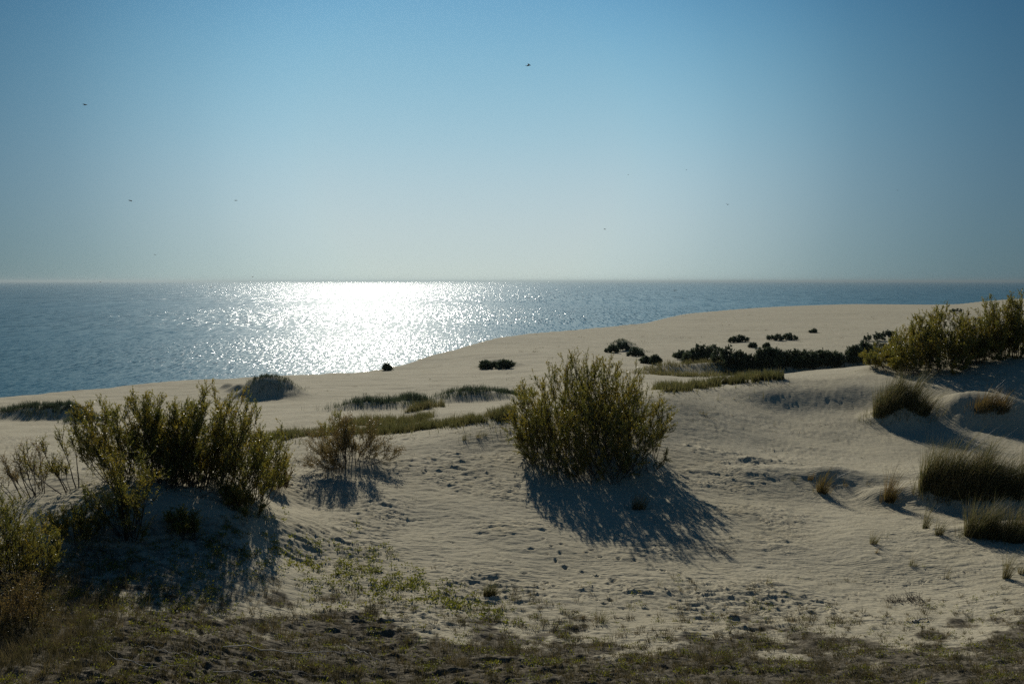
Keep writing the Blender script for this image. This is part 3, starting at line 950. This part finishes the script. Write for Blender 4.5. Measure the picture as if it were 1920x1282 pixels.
GM = 'marram grass clumps on the right hand sand'
CL = [  # px, py, w, h, n, wd, label
    (1668, 762, 60, 44, 1500, .02, 'left half of the shaggy marram crown on the steep sand knob'),
    (1712, 760, 62, 46, 1500, .02, 'right half of the shaggy marram crown on the steep sand knob'),
    (1846, 766, 40, 30, 420, .016, 'thin reddish marram tuft at the left of the far right knob'),
    (1874, 768, 36, 28, 420, .016, 'thin reddish marram tuft at the right of the far right knob'),
    (1737, 915, 28, 68, 650, .016, 'narrow tall marram column at the left end of the big dark stand'),
    (1768, 918, 46, 78, 1300, .018, 'tallest marram clump of the big dark stand'),
    (1808, 920, 50, 66, 1300, .018, 'broad marram clump in the middle of the big dark stand'),
    (1848, 922, 50, 68, 1300, .018, 'marram clump right of the middle of the big dark stand'),
    (1882, 925, 36, 55, 800, .018, 'lower marram clump closing the big dark stand on the right'),
    (1914, 930, 34, 78, 900, .018, 'tall marram clump cut by the right picture border'),
    (1828, 1005, 40, 62, 750, .014, 'pale marram clump in front of the dark stand, leftmost of its row'),
    (1862, 1008, 40, 50, 700, .014, 'shorter marram clump second in the front row'),
    (1902, 1015, 46, 62, 900, .014, 'marram clump of the front row touching the right border'),
    (1668, 940, 20, 44, 260, .014, 'rusty orange marram tuft left of the big dark stand'),
    (1541, 925, 20, 34, 240, .013, 'rusty tuft with a long dark shadow on the shaded lip'),
    (1519, 900, 10, 22, 60, .012, 'small upright rusty tuft just above the one with the long shadow'),
    (1488, 902, 12, 14, 26, .010, 'few thin stalks at the left end of the shaded lip'),
    (1556, 908, 8, 14, 14, .010, 'single thin stalk group on the shaded lip'),
    (1586, 912, 10, 16, 22, .010, 'pale sprig on the shaded lip left of the rusty orange tuft'),
    (1626, 910, 10, 18, 16, .010, 'second pale sprig on the shaded lip near the rusty orange tuft'),
    (1637, 1020, 16, 34, 90, .012, 'sparse yellow tuft standing alone on smooth sand'),
    (1644, 1038, 8, 14, 26, .010, 'tiny brown stub below the sparse yellow tuft'),
    (1661, 1010, 10, 22, 12, .010, 'few bent stalks right of the sparse yellow tuft'),
    (1735, 992, 14, 36, 90, .012, 'left one of two thin tufts with parallel shadows'),
    (1760, 1003, 16, 44, 110, .012, 'right one of two thin tufts with parallel shadows'),
    (1886, 1086, 16, 34, 110, .012, 'small tuft low at the right, nearest the border but one'),
    (1914, 1078, 12, 32, 80, .012, 'small tuft low at the right border'),
    (1196, 956, 26, 30, 220, .012, 'brown tuft standing inside the shadow of the big willow'),
    (917, 1120, 22, 28, 420, .012, 'dense short dark tuft at the end of the creeping plants'),
    (1128, 1168, 28, 20, 60, .010, 'green tuft of thin stalks on sand just above the bottom plants'),
    (1700, 1166, 8, 22, 16, .010, 'few upright stalks at the upper edge of the bottom plants'),
    (1015, 812, 10, 14, 20, .010, 'sprig beside the left foot of the big willow'),
    (872, 826, 12, 16, 50, .012, 'left tuft of three small ones on the crest left of the big willow'),
    (897, 822, 12, 18, 50, .012, 'middle tuft of three small ones on the crest left of the big willow'),
    (908, 818, 10, 16, 40, .012, 'right tuft of three small ones on the crest left of the big willow'),
    (1318, 778, 14, 9, 50, .012, 'flat low tuft on the sand right of the big willow'),
    (1452, 800, 6, 13, 8, .010, 'thin lone stalk on the smooth sand below the crest'),
    (1711, 1062, 16, 11, 60, .010, 'dark matted tuft alone in the middle of smooth sand low right'),
    (1368, 1012, 6, 12, 10, .010, 'lone stalk on the rippled sand right of the willow shadow'),
    (1375, 1034, 6, 9, 12, .010, 'short stalks at a dark twig patch right of the willow shadow'),
    (1438, 1098, 8, 20, 14, .010, 'thin crossed stalks on footprinted sand'),
    (1237, 1102, 8, 22, 9, .010, 'fine single stalk with bent tip on footprinted sand'),
    (1774, 1085, 12, 22, 22, .010, 'thin forked stalks on smooth sand low right'),
]
for k, (px, py, ww, hh, n, wd, lab) in enumerate(CL):
    rusty = 'rusty' in lab or 'brown' in lab or 'reddish' in lab
    put_clump('marram_tuft', lab, 'grass tuft', px, py, ww, hh, n, 200 + k, group=GM if px > 1400 else 'grass tufts scattered on the sand',
              wd=wd, mat=M_willow_brown if rusty else M_grass, lean=(.34, -.10))


def strip(name, pts, hpx, count, seed, mat, wd, depth_m, label):
    """a belt of grass nobody could count: pts are photo pixels along its foot"""
    rng = np.random.default_rng(seed)
    Wp = [hit(px, py) for px, py in pts]
    seg = rng.integers(0, len(pts) - 1, count)
    tt = rng.uniform(0, 1, count)
    A = np.array(Wp)
    p = A[seg] * (1 - tt[:, None]) + A[seg + 1] * tt[:, None]
    p[:, 1] += (rng.uniform(0, 1, count) ** 1.3) * depth_m * (1 + .6 * noise(p[:, 0] / 1.7, p[:, 1] * 0, seed + 5)) + rng.normal(0, .25, count)
    stray = rng.uniform(0, 1, count) < .06
    p[stray, 1] -= rng.exponential(.9, stray.sum())
    p[:, 0] += rng.normal(0, .15, count)
    # clumpy: drop blades in the gaps
    keep = noise(p[:, 0] / .9, p[:, 1] / .9, seed) + .5 * noise(p[:, 0] / .35, p[:, 1] / .35, seed + 1) > -.12 + .5 * noise(p[:, 0] / 3.5, p[:, 1] / 2.0, seed + 6)
    p = p[keep]
    n = len(p)
    p[:, 2] = gz(p[:, 0], p[:, 1]) - .03
    hh = hpx * p[:, 1] / F * rng.uniform(.3, 1.2, n) * (1 + .5 * noise(p[:, 0] / .8, p[:, 1] / .8, seed + 2))
    ln_ = rng.normal(0, .22, (n, 2)) * hh[:, None]
    v, q, tr = blades(p, hh, wd * rng.uniform(.6, 1.3, n), ln_, rng, .7)
    return tag(link(name, mesh_from(name, v, q + [tr]), mat), label, 'grass', None, 'stuff')


strip('marram_belt', [(490, 828), (560, 824), (620, 818), (700, 816), (760, 812), (800, 806), (860, 800), (930, 790), (965, 784)], 17, 24000, 301, M_grass_g, .03, 3.5,
      'green marram belt in the hollow behind the near crest, left of the big willow')
strip('marram_belt', [(640, 800), (700, 798), (760, 796), (800, 788)], 15, 9000, 302, M_grass_g, .03, 5.0, 'olive grass behind the small brown bush')
def cap(label, pts, hpx, n, seed, mat, wd):
    """short grass on hummock tops, pts: (photo px, py of the foot, distance, half width, half depth)"""
    rng = np.random.default_rng(seed)
    B = []
    for (px, py, D, rx, ry) in pts:
        x0, y0, _ = world_pt(px, py, D)
        m = n // len(pts)
        B.append(np.stack([x0 + rng.normal(0, .5, m) * rx, y0 + ry * .6 + rng.normal(0, .45, m) * ry], 1))
    B = np.concatenate(B)
    keep = noise(B[:, 0] / .7, B[:, 1] / .7, seed) > -.2
    B = B[keep]
    z = gz(B[:, 0], B[:, 1]) - .03
    m = len(B)
    hh = hpx * B[:, 1] / F * rng.uniform(.4, 1.1, m) * (1 + .5 * noise(B[:, 0] / .5, B[:, 1] / .5, seed + 1))
    v, q, tr = blades(np.stack([B[:, 0], B[:, 1], z], 1), hh, wd * rng.uniform(.6, 1.3, m), rng.normal(0, .2, (m, 2)) * hh[:, None], rng, .7)
    return tag(link('marram_cap', mesh_from('marram_cap', v, q + [tr]), mat), label, 'grass', None, 'stuff')


cap('grass on the two far dark hummocks', [(700, 790, 60, 3.4, 1.8), (770, 775, 63, 1.8, 1.5)], 15, 4200, 350, M_far, .04)
cap('grass on the longest hummock', [(880, 768, 68, 3.8, 2.0), (945, 765, 70, 1.5, 1.2)], 12, 4800, 351, M_far, .04)
cap('grass on the far left hummocks', [(20, 792, 60, 2.6, 1.8), (75, 792, 60, 2.0, 1.8), (118, 792, 60, 1.5, 1.7), (150, 800, 57, 1.4, 1.2)], 13, 7000, 352, M_far, .035)
cap('grass on the hummocks behind the right crest', [(1320, 712, 98, 4.5, 2.5), (1360, 705, 104, 4.5, 2.5), (1250, 706, 96, 3.5, 2), (1240, 712, 92, 4.5, 2.5)], 11, 3000, 353, M_grass, .05)
cap('dark growth on the long ridge behind the right crest', [(1430, 708, 96, 5, 2.6), (1500, 708, 96, 6, 2.6), (1570, 706, 96, 7, 2.6)], 11, 9000, 354, M_far, .07)
cap('grass on the large far hummock', [(497, 768, 76, 3.0, 2.4)], 8, 2200, 355, M_far, .035)
cap('growth on the dome shaped mounds', [(1168, 655, 168, 2.6, 3.0), (1192, 668, 150, 2.2, 2.6)], 5, 900, 356, M_far, .09)
strip('marram_belt', [(755, 776), (778, 772), (800, 766), (830, 764)], 15, 2600, 304, M_grass, .035, 2.2, 'ragged grass row between the two dark hummocks')
strip('marram_belt', [(1250, 738), (1300, 731), (1360, 723), (1420, 716), (1470, 712)], 17, 15000, 306, M_grass_g, .04, 5.0, 'green grass belt showing over the right hand crest')
strip('marram_belt', [(1235, 703), (1280, 706), (1330, 707), (1370, 703), (1400, 700)], 9, 5000, 308, M_grass, .06, 7.0, 'sparse dry grass on the hummocks behind the green belt')
strip('marram_belt', [(10, 900), (80, 895), (150, 893), (200, 890)], 14, 1200, 311, M_grass, .015, 1.2, 'thin grass on the sand behind the left willows')

rng = np.random.default_rng(77)
P_ = []
for (x0, x1, y0, y1, m) in [(980, 1260, 625, 700, 26), (1260, 1640, 590, 655, 40), (640, 960, 700, 745, 22), (300, 700, 715, 745, 10), (1300, 1700, 655, 700, 14),
                            (1280, 1400, 745, 800, 30), (850, 960, 800, 835, 30), (1380, 1620, 780, 870, 26), (1000, 1500, 1000, 1150, 40), (600, 960, 850, 1000, 26),
                            (1500, 1880, 950, 1120, 26), (1740, 1920, 700, 735, 40)]:
    for _ in range(m):
        P_.append((*hit(rng.uniform(x0, x1), rng.uniform(y0, y1)),))
P_ = np.array(P_)
nb_ = 9
hs = np.repeat(np.clip(P_[:, 1] * .0028, .06, .5) * rng.uniform(.5, 1.3, len(P_)), nb_)
B_ = np.repeat(P_, nb_, 0)
B_[:, 0] += rng.normal(0, 1, len(B_)) * hs * .9
B_[:, 1] += rng.normal(0, 1, len(B_)) * hs * .4
B_[:, 2] = gz(B_[:, 0], B_[:, 1]) - .01
v, q, tr = blades(B_, hs * rng.uniform(.5, 1.2, len(B_)), hs * .10, rng.normal(0, .45, (len(B_), 2)) * hs[:, None], rng, .7)
tag(link('scattered_sprigs', mesh_from('scattered_sprigs', v, q + [tr]), M_dry), 'tiny dry sprigs strewn over the open sand', 'plants', None, 'stuff')

# ------------------------------------------------------------------ low plants at the bottom
def scatter(n, seed, fn, x0=-260, x1=2150, y0=960, y1=1500):
    """random ground points kept with probability fn(px, py)"""
    rng = np.random.default_rng(seed)
    y = np.exp(rng.uniform(math.log(11.5), math.log(31), n * 3))
    th = rng.uniform(-.66, .66, n * 3)
    x = y * np.tan(th)
    z = gz(x, y)
    px, py = to_px(x, y, z)
    k = rng.uniform(0, 1, len(x)) < fn(px, py, x, y)
    p = np.stack([x, y, z], 1)[k][:n]
    return p, px[k][:n], py[k][:n], rng


def cover(px, py, x, y):
    c = smooth(-75, 85, py - cover_line(px) + 12 - 14 * noise(px / 45, px * 0, 60) + 60 * fbm(x / 1.5, y / 1.1, 64, 4))
    return c * (.35 + .65 * smooth(-.3, .3, fbm(x / 1.1, y / .8, 70, 3)))


p, px, py, rng = scatter(7500, 401, cover)
nb_ = 26
size = rng.uniform(.35, 1.0, len(p)) ** 1.5 * (1 + .7 * noise(p[:, 0] / 1.1, p[:, 1] / .9, 71))
sz = np.repeat(size, nb_)
base = np.repeat(p, nb_, 0)
ofs = rng.normal(0, .075, (len(base), 2)) * sz[:, None]
base[:, :2] += ofs
base[:, 2] = gz(base[:, 0], base[:, 1]) - .015
n = len(base)
hh = .27 * sz * rng.uniform(.3, 1.15, n)
v, q, tr = blades(base, hh, .010 * rng.uniform(.6, 1.4, n), ofs * 1.3 + rng.normal(0, .35, (n, 2)) * hh[:, None], rng, .7, 2)
tag(link('dry_grass', mesh_from('dry_grass', v, q + [tr]), M_dry), 'short brown dry grass covering the bottom of the slope', 'grass', None, 'stuff')


def herbs(name, p, rng, nlv, size, mat, label, hgt=.10):
    n = len(p)
    r = rng.normal(0, 1, (n * nlv, 3))
    b0 = np.repeat(p, nlv, 0)
    d = norm(np.stack([r[:, 0], r[:, 1], np.abs(r[:, 2]) * .7 + .15], 1))
    b1 = b0 + d * np.array([1, 1, 1.2]) * rng.uniform(.01, hgt, (n * nlv, 1))
    b1[:, 2] += .01
    v, q = leaves_mesh(b1, norm(d + rng.normal(0, .4, d.shape)), size * rng.uniform(.6, 1.3, n * nlv), size * .55 * rng.uniform(.7, 1.2, n * nlv), rng)
    return tag(link(name, mesh_from(name, v, [q], False), mat), label, 'plants', None, 'stuff')


p, px, py, rng = scatter(8000, 402, lambda px, py, x, y: cover(px, py, x, y) * smooth(-.25, .5, fbm(x / .8, y / .7, 80, 2)))
herbs('low_herbs', p, rng, 14, .045, M_herb, 'yellow green low herbs among the dry grass', .10)


def creep(px, py, x, y):
    mid = np.interp(px, [430, 520, 600, 700, 800, 900, 960], [1010, 1030, 1060, 1085, 1112, 1140, 1160])
    wdt = np.interp(px, [430, 520, 640, 800, 960], [20, 42, 48, 26, 12])
    c = np.exp(-((py - mid) / wdt) ** 2) * smooth(470, 530, px) * (1 - smooth(930, 990, px))
    c2 = .55 * smooth(520, 500, px) * smooth(300, 420, px) * smooth(955, 990, py) * smooth(1100, 1040, py)
    return np.maximum(c, c2) * smooth(-.6, .25, fbm(x / .7, y / .7, 90, 3))


p, px, py, rng = scatter(9000, 403, creep)
herbs('creeping_plants', p, rng, 14, .075, M_herb, 'green creeping leafy plants trailing over the sand', .13)
p, px, py, rng = scatter(6500, 404, lambda px, py, x, y: .8 * smooth(60, 140, px) * smooth(470, 380, px) * smooth(960, 1010, py) * smooth(1180, 1120, py) * smooth(-.5, .2, fbm(x / .8, y / .8, 95, 3)))
herbs('shaded_herbs', p, rng, 14, .06, M_herb, 'dark low plants in the shade of the left willows', .16)
p, px, py, rng = scatter(4200, 405, lambda px, py, x, y: smooth(330, 130, px) * smooth(1030, 1110, py) * smooth(1300, 1230, py))
base = np.repeat(p, 12, 0) + np.concatenate([rng.normal(0, .07, (len(p) * 12, 2)), np.full((len(p) * 12, 1), -.02)], 1)
hh = rng.uniform(.2, .55, len(base))
v, q, tr = blades(base, hh, .008 * rng.uniform(.6, 1.4, len(base)), rng.normal(0, .3, (len(base), 2)) * hh[:, None], rng, .7, 3)
tag(link('tall_dry_grass', mesh_from('tall_dry_grass', v, q + [tr]), M_dry), 'taller brown grass at the lower left', 'grass', None, 'stuff')

# ------------------------------------------------------------------ bleached branches and driftwood
def branch(name, label, pts, r0, seed, mat=M_dead, lift=.05, forks=3, group=None):
    rng = np.random.default_rng(seed)
    W_ = np.array([hit(*p_) for p_ in pts])
    S = 14
    tt = np.linspace(0, len(W_) - 1, S)
    P_ = np.stack([np.interp(tt, np.arange(len(W_)), W_[:, k]) for k in range(3)], 1)
    P_[:, 2] = gz(P_[:, 0], P_[:, 1]) + lift + .04 * np.abs(np.sin(tt * 2.1 + seed))
    P_[1:-1] += rng.normal(0, .015, (S - 2, 3))
    parts = [tubes(P_[None], np.linspace(r0, r0 * .3, S)[None], 6)]
    for k in range(forks):
        i = rng.integers(3, S - 3)
        d = norm(P_[i + 1] - P_[i] + rng.normal(0, .5, 3) * np.linalg.norm(P_[i + 1] - P_[i]))
        L = rng.uniform(.25, .7)
        e_ = P_[i] + d * L
        e_[2] = max(e_[2], float(gz(np.array([e_[0]]), np.array([e_[1]]))[0]) + .03)
        parts.append(tubes(np.linspace(P_[i], e_, 5)[None], np.linspace(r0 * .5, r0 * .2, 5)[None], 4))
    v_, q_ = join_parts([(a_, [b_]) for a_, b_ in parts])
    foot = P_[0].copy()
    return tag(link(name, mesh_from(name, v_ - foot, q_), mat, loc=foot), label, 'branch', group)


GB = 'bleached dead branches in the bottom plants'
branch('dead_branch', 'longest bleached branch lying across the dark bottom plants', [(418, 1226), (520, 1234), (640, 1238), (690, 1240)], .014, 1, forks=5, group=GB, lift=.12)
branch('dead_branch', 'bleached branch slanting down right beside the longest one', [(640, 1222), (680, 1238), (720, 1256)], .012, 2, forks=2, group=GB, lift=.12)
branch('dead_branch', 'curved bleached branch at the bottom left', [(203, 1240), (240, 1258), (300, 1268), (350, 1270)], .011, 3, forks=3, group=GB, lift=.12)
branch('dead_branch', 'short bleached branch upper left of the longest one', [(270, 1232), (330, 1236), (395, 1244)], .009, 4, forks=2, group=GB, lift=.12)
branch('dead_branch', 'bleached branch lowest at the bottom border', [(400, 1278), (500, 1272), (600, 1276)], .010, 5, forks=3, group=GB, lift=.12)
branch('driftwood_stick', 'grey stick on the sand above the right bottom plants', [(1711, 1168), (1742, 1165)], .035, 6, forks=0, lift=.02)
branch('driftwood_stick', 'short dark stick on the sand above the middle bottom plants', [(1155, 1162), (1182, 1165)], .018, 7, mat=M_bark, forks=0, lift=.02)
branch('driftwood_stick', 'tiny stick on the sand left of the green tuft', [(1072, 1150), (1084, 1151)], .022, 8, mat=M_bark, forks=0, lift=.02)


def twig_patch(label, px, py, wpx, n, seed, hmax=.25):
    x, y, z = hit(px, py)
    rng = np.random.default_rng(seed)
    Wd = wpx * y / F / 2
    b_ = np.stack([x + rng.uniform(-Wd, Wd, n), y + rng.normal(0, .15, n)], 1)
    zb = gz(b_[:, 0], b_[:, 1])
    p0 = np.stack([b_[:, 0], b_[:, 1], zb - .02], 1)
    e_ = p0 + np.stack([rng.normal(0, .22, n), rng.normal(0, .15, n), rng.uniform(.02, hmax, n)], 1)
    m_ = (p0 + e_) / 2 + rng.normal(0, .05, (n, 3))
    v_, q_ = tubes(bez(p0, m_, e_, 5), .008 * np.linspace(1, .4, 5)[None] * np.ones((n, 1)), 3)
    foot = np.array([x, y, z])
    tag(link('dead_twigs', mesh_from('dead_twigs', v_ - foot, [q_]), M_bark, loc=foot), label, 'twigs', 'tangles of dead twigs on the sand')


twig_patch('dark tangle of dead twigs on smooth sand at the lower right', 1697, 1128, 70, 110, 21, .28)
twig_patch('fallen twigs in the shade below the left thicket', 400, 1020, 170, 140, 24, .22)
twig_patch('fallen twigs in the shade left of the front willow', 150, 1040, 150, 110, 25, .22)
twig_patch('small dark twig patch on rippled sand right of the willow shadow', 1350, 1036, 50, 40, 22, .12)
twig_patch('twig scraps along the low sand ledge in the middle right', 1545, 797, 60, 30, 23, .06)

# ------------------------------------------------------------------ birds
def bird_mesh(flap, turn):
    prof = [(-.085, .002), (-.06, .010), (-.03, .017), (0, .019), (.03, .016), (.048, .011), (.058, .013), (.068, .010), (.078, .003), (.088, .001)]
    ns = 8
    V_ = [(x_, r_ * math.cos(a_), r_ * .9 * math.sin(a_)) for x_, r_ in prof for a_ in np.arange(ns) * 2 * math.pi / ns]
    q_ = [(i * ns + k, i * ns + (k + 1) % ns, (i + 1) * ns + (k + 1) % ns, (i + 1) * ns + k) for i in range(len(prof) - 1) for k in range(ns)]
    # forked tail
    o = len(V_)
    V_ += [(-.07, 0, .003), (-.07, 0, -.003), (-.13, .03, 0), (-.10, 0, 0), (-.13, -.03, 0)]
    tri = [(o, o + 2, o + 3), (o, o + 3, o + 4), (o + 1, o + 3, o + 2), (o + 1, o + 4, o + 3)]
    # wings, three joints each, swept back, with thickness
    for s in (-1, 1):
        rows = [(0.0, .032, -.035, 0), (.06, .034, -.028, .5), (.12, .012, -.030, .8), (.175, -.035, -.050, .85)]
        o = len(V_)
        for (sp, le, te, k_) in rows:
            zz = math.sin(flap) * sp * (1 - .2 * k_)
            yy = math.cos(flap) * sp
            V_ += [(le, s * yy, zz + .002), (te, s * yy, zz + .002), (le, s * yy, zz - .002), (te, s * yy, zz - .002)]
        for i in range(3):
            a_, b_ = o + 4 * i, o + 4 * i + 4
            q_ += [(a_, b_, b_ + 1, a_ + 1), (a_ + 2, a_ + 3, b_ + 3, b_ + 2), (a_, a_ + 2, b_ + 2, b_), (a_ + 1, b_ + 1, b_ + 3, a_ + 3)]
    return mesh_from('swallow', np.array(V_), [np.array(q_), np.array(tri)])


BIRDS = [  # px, py, length px, heading, flap, label
    (991, 123, 11, 0.1, .10, 'largest dark bird, highest in the middle of the sky'),
    (160, 197, 9, 0.15, .25, 'dark bird high in the sky at the far left'),
    (245, 376.5, 7, 0.0, .05, 'left bird of the pair flying level at mid left'),
    (442.5, 376, 7, 0.1, .08, 'right bird of the pair flying level at mid left'),
    (290.5, 477.5, 5, 3.1, .05, 'small bird low above the sea horizon at the left'),
    (473.5, 519.5, 4, 1.2, .7, 'tiny bird banking just above the bright horizon'),
    (188, 529, 5, 0.0, .1, 'tiny bird exactly on the horizon at the far left'),
    (395.5, 539, 4, .8, .6, 'tiny bird in front of the sea left of the sun glitter'),
    (1134.5, 430, 5, -.5, .3, 'small bird above the horizon right of the middle'),
    (1364.5, 384, 5, .8, .6, 'small bird in the right half of the sky, darkest there'),
    (1287, 319, 3, .4, .3, 'faint tiny bird, upper one right of the middle'),
    (1178, 328, 3, .4, .3, 'faint tiny bird right of the middle, left of the upper one'),
    (1683, 357, 3, .4, .3, 'faint tiny bird farthest to the right'),
]
for k, (px, py, L, hd, fl, lab) in enumerate(BIRDS):
    D = .20 * F / L
    a, b_ = ray(px, py)
    o = link('bird', bird_mesh(fl, hd), M_bird, loc=(a * D, D, CAMZ + b_ * D))
    o.rotation_euler = (.16 * math.sin(k * 2.3), -.08, hd)
    tag(o, lab, 'bird', 'birds in the air over the sea and dunes')

# ------------------------------------------------------------------ distant boat
a, b_ = ray(1266, 545)
D = CAMZ / -b_
bt = bpy.data.objects.new('fishing_boat', None)
COL.objects.link(bt)
bt.location = (a * D, D, 0)
tag(bt, 'tiny dark boat far out on the sea right of the sun glitter', 'boat')
L_, B_ = 17.0, 4.5
st = [(-1, .75, 1.6), (-.5, 1, 1.5), (0, 1, 1.6), (.5, .8, 2.0), (.85, .35, 2.6), (1, .03, 3.0)]
hv_, hq_ = [], []
for (s_, bw, zt) in st:
    hv_ += [(s_ * L_ / 2, -bw * B_ / 2, zt), (s_ * L_ / 2 * .95, -bw * B_ * .3, -.6), (s_ * L_ / 2 * .95, bw * B_ * .3, -.6), (s_ * L_ / 2, bw * B_ / 2, zt)]
for i in range(len(st) - 1):
    for k in range(4):
        hq_.append((i * 4 + k, i * 4 + (k + 1) % 4, i * 4 + 4 + (k + 1) % 4, i * 4 + 4 + k))
hq_ += [(0, 1, 2, 3), (23, 22, 21, 20)]
link('hull', mesh_from('hull', np.array(hv_, float), [np.array(hq_)], False), M_boat, bt)


def boxv(x0, x1, y0, y1, z0, z1, tp=0.0):
    v_ = np.array([(x0, y0, z0), (x1, y0, z0), (x1, y1, z0), (x0, y1, z0), (x0 + tp, y0 + tp, z1), (x1 - tp, y0 + tp, z1), (x1 - tp, y1 - tp, z1), (x0 + tp, y1 - tp, z1)])
    return v_, [np.array([(0, 3, 2, 1), (4, 5, 6, 7), (0, 1, 5, 4), (1, 2, 6, 5), (2, 3, 7, 6), (3, 0, 4, 7)])]


v_, q_ = boxv(-3.5, .5, -1.3, 1.3, 1.55, 4.2, .25)
link('cabin', mesh_from('cabin', v_, q_, False), M_cabin, bt)
v_, q_ = tubes(np.array([[(-1.5, 0, 4.1), (-1.5, 0, 7.5)]], float), np.array([[.12, .06]]), 6)
link('mast', mesh_from('mast', v_, [q_]), M_boat, bt)

# ------------------------------------------------------------------ air between the camera and the horizon
v_, q_ = boxv(-61000, 61000, -61000, 61000, -8, 80)
M_haze = bpy.data.materials.new('haze_air')
M_haze.use_nodes = True
t = M_haze.node_tree
t.nodes.remove(t.nodes['Principled BSDF'])
pv = add(t, 'ShaderNodeVolumePrincipled')
pv.inputs['Color'].default_value = (.385, .46, .495, 1)
pv.inputs['Density'].default_value = 5.0e-5
pv.inputs['Anisotropy'].default_value = .7
t.links.new(pv.outputs[0], t.nodes['Material Output'].inputs['Volume'])
hz = link('haze', mesh_from('haze', v_, q_, False), M_haze)
tag(hz, kind='stuff')
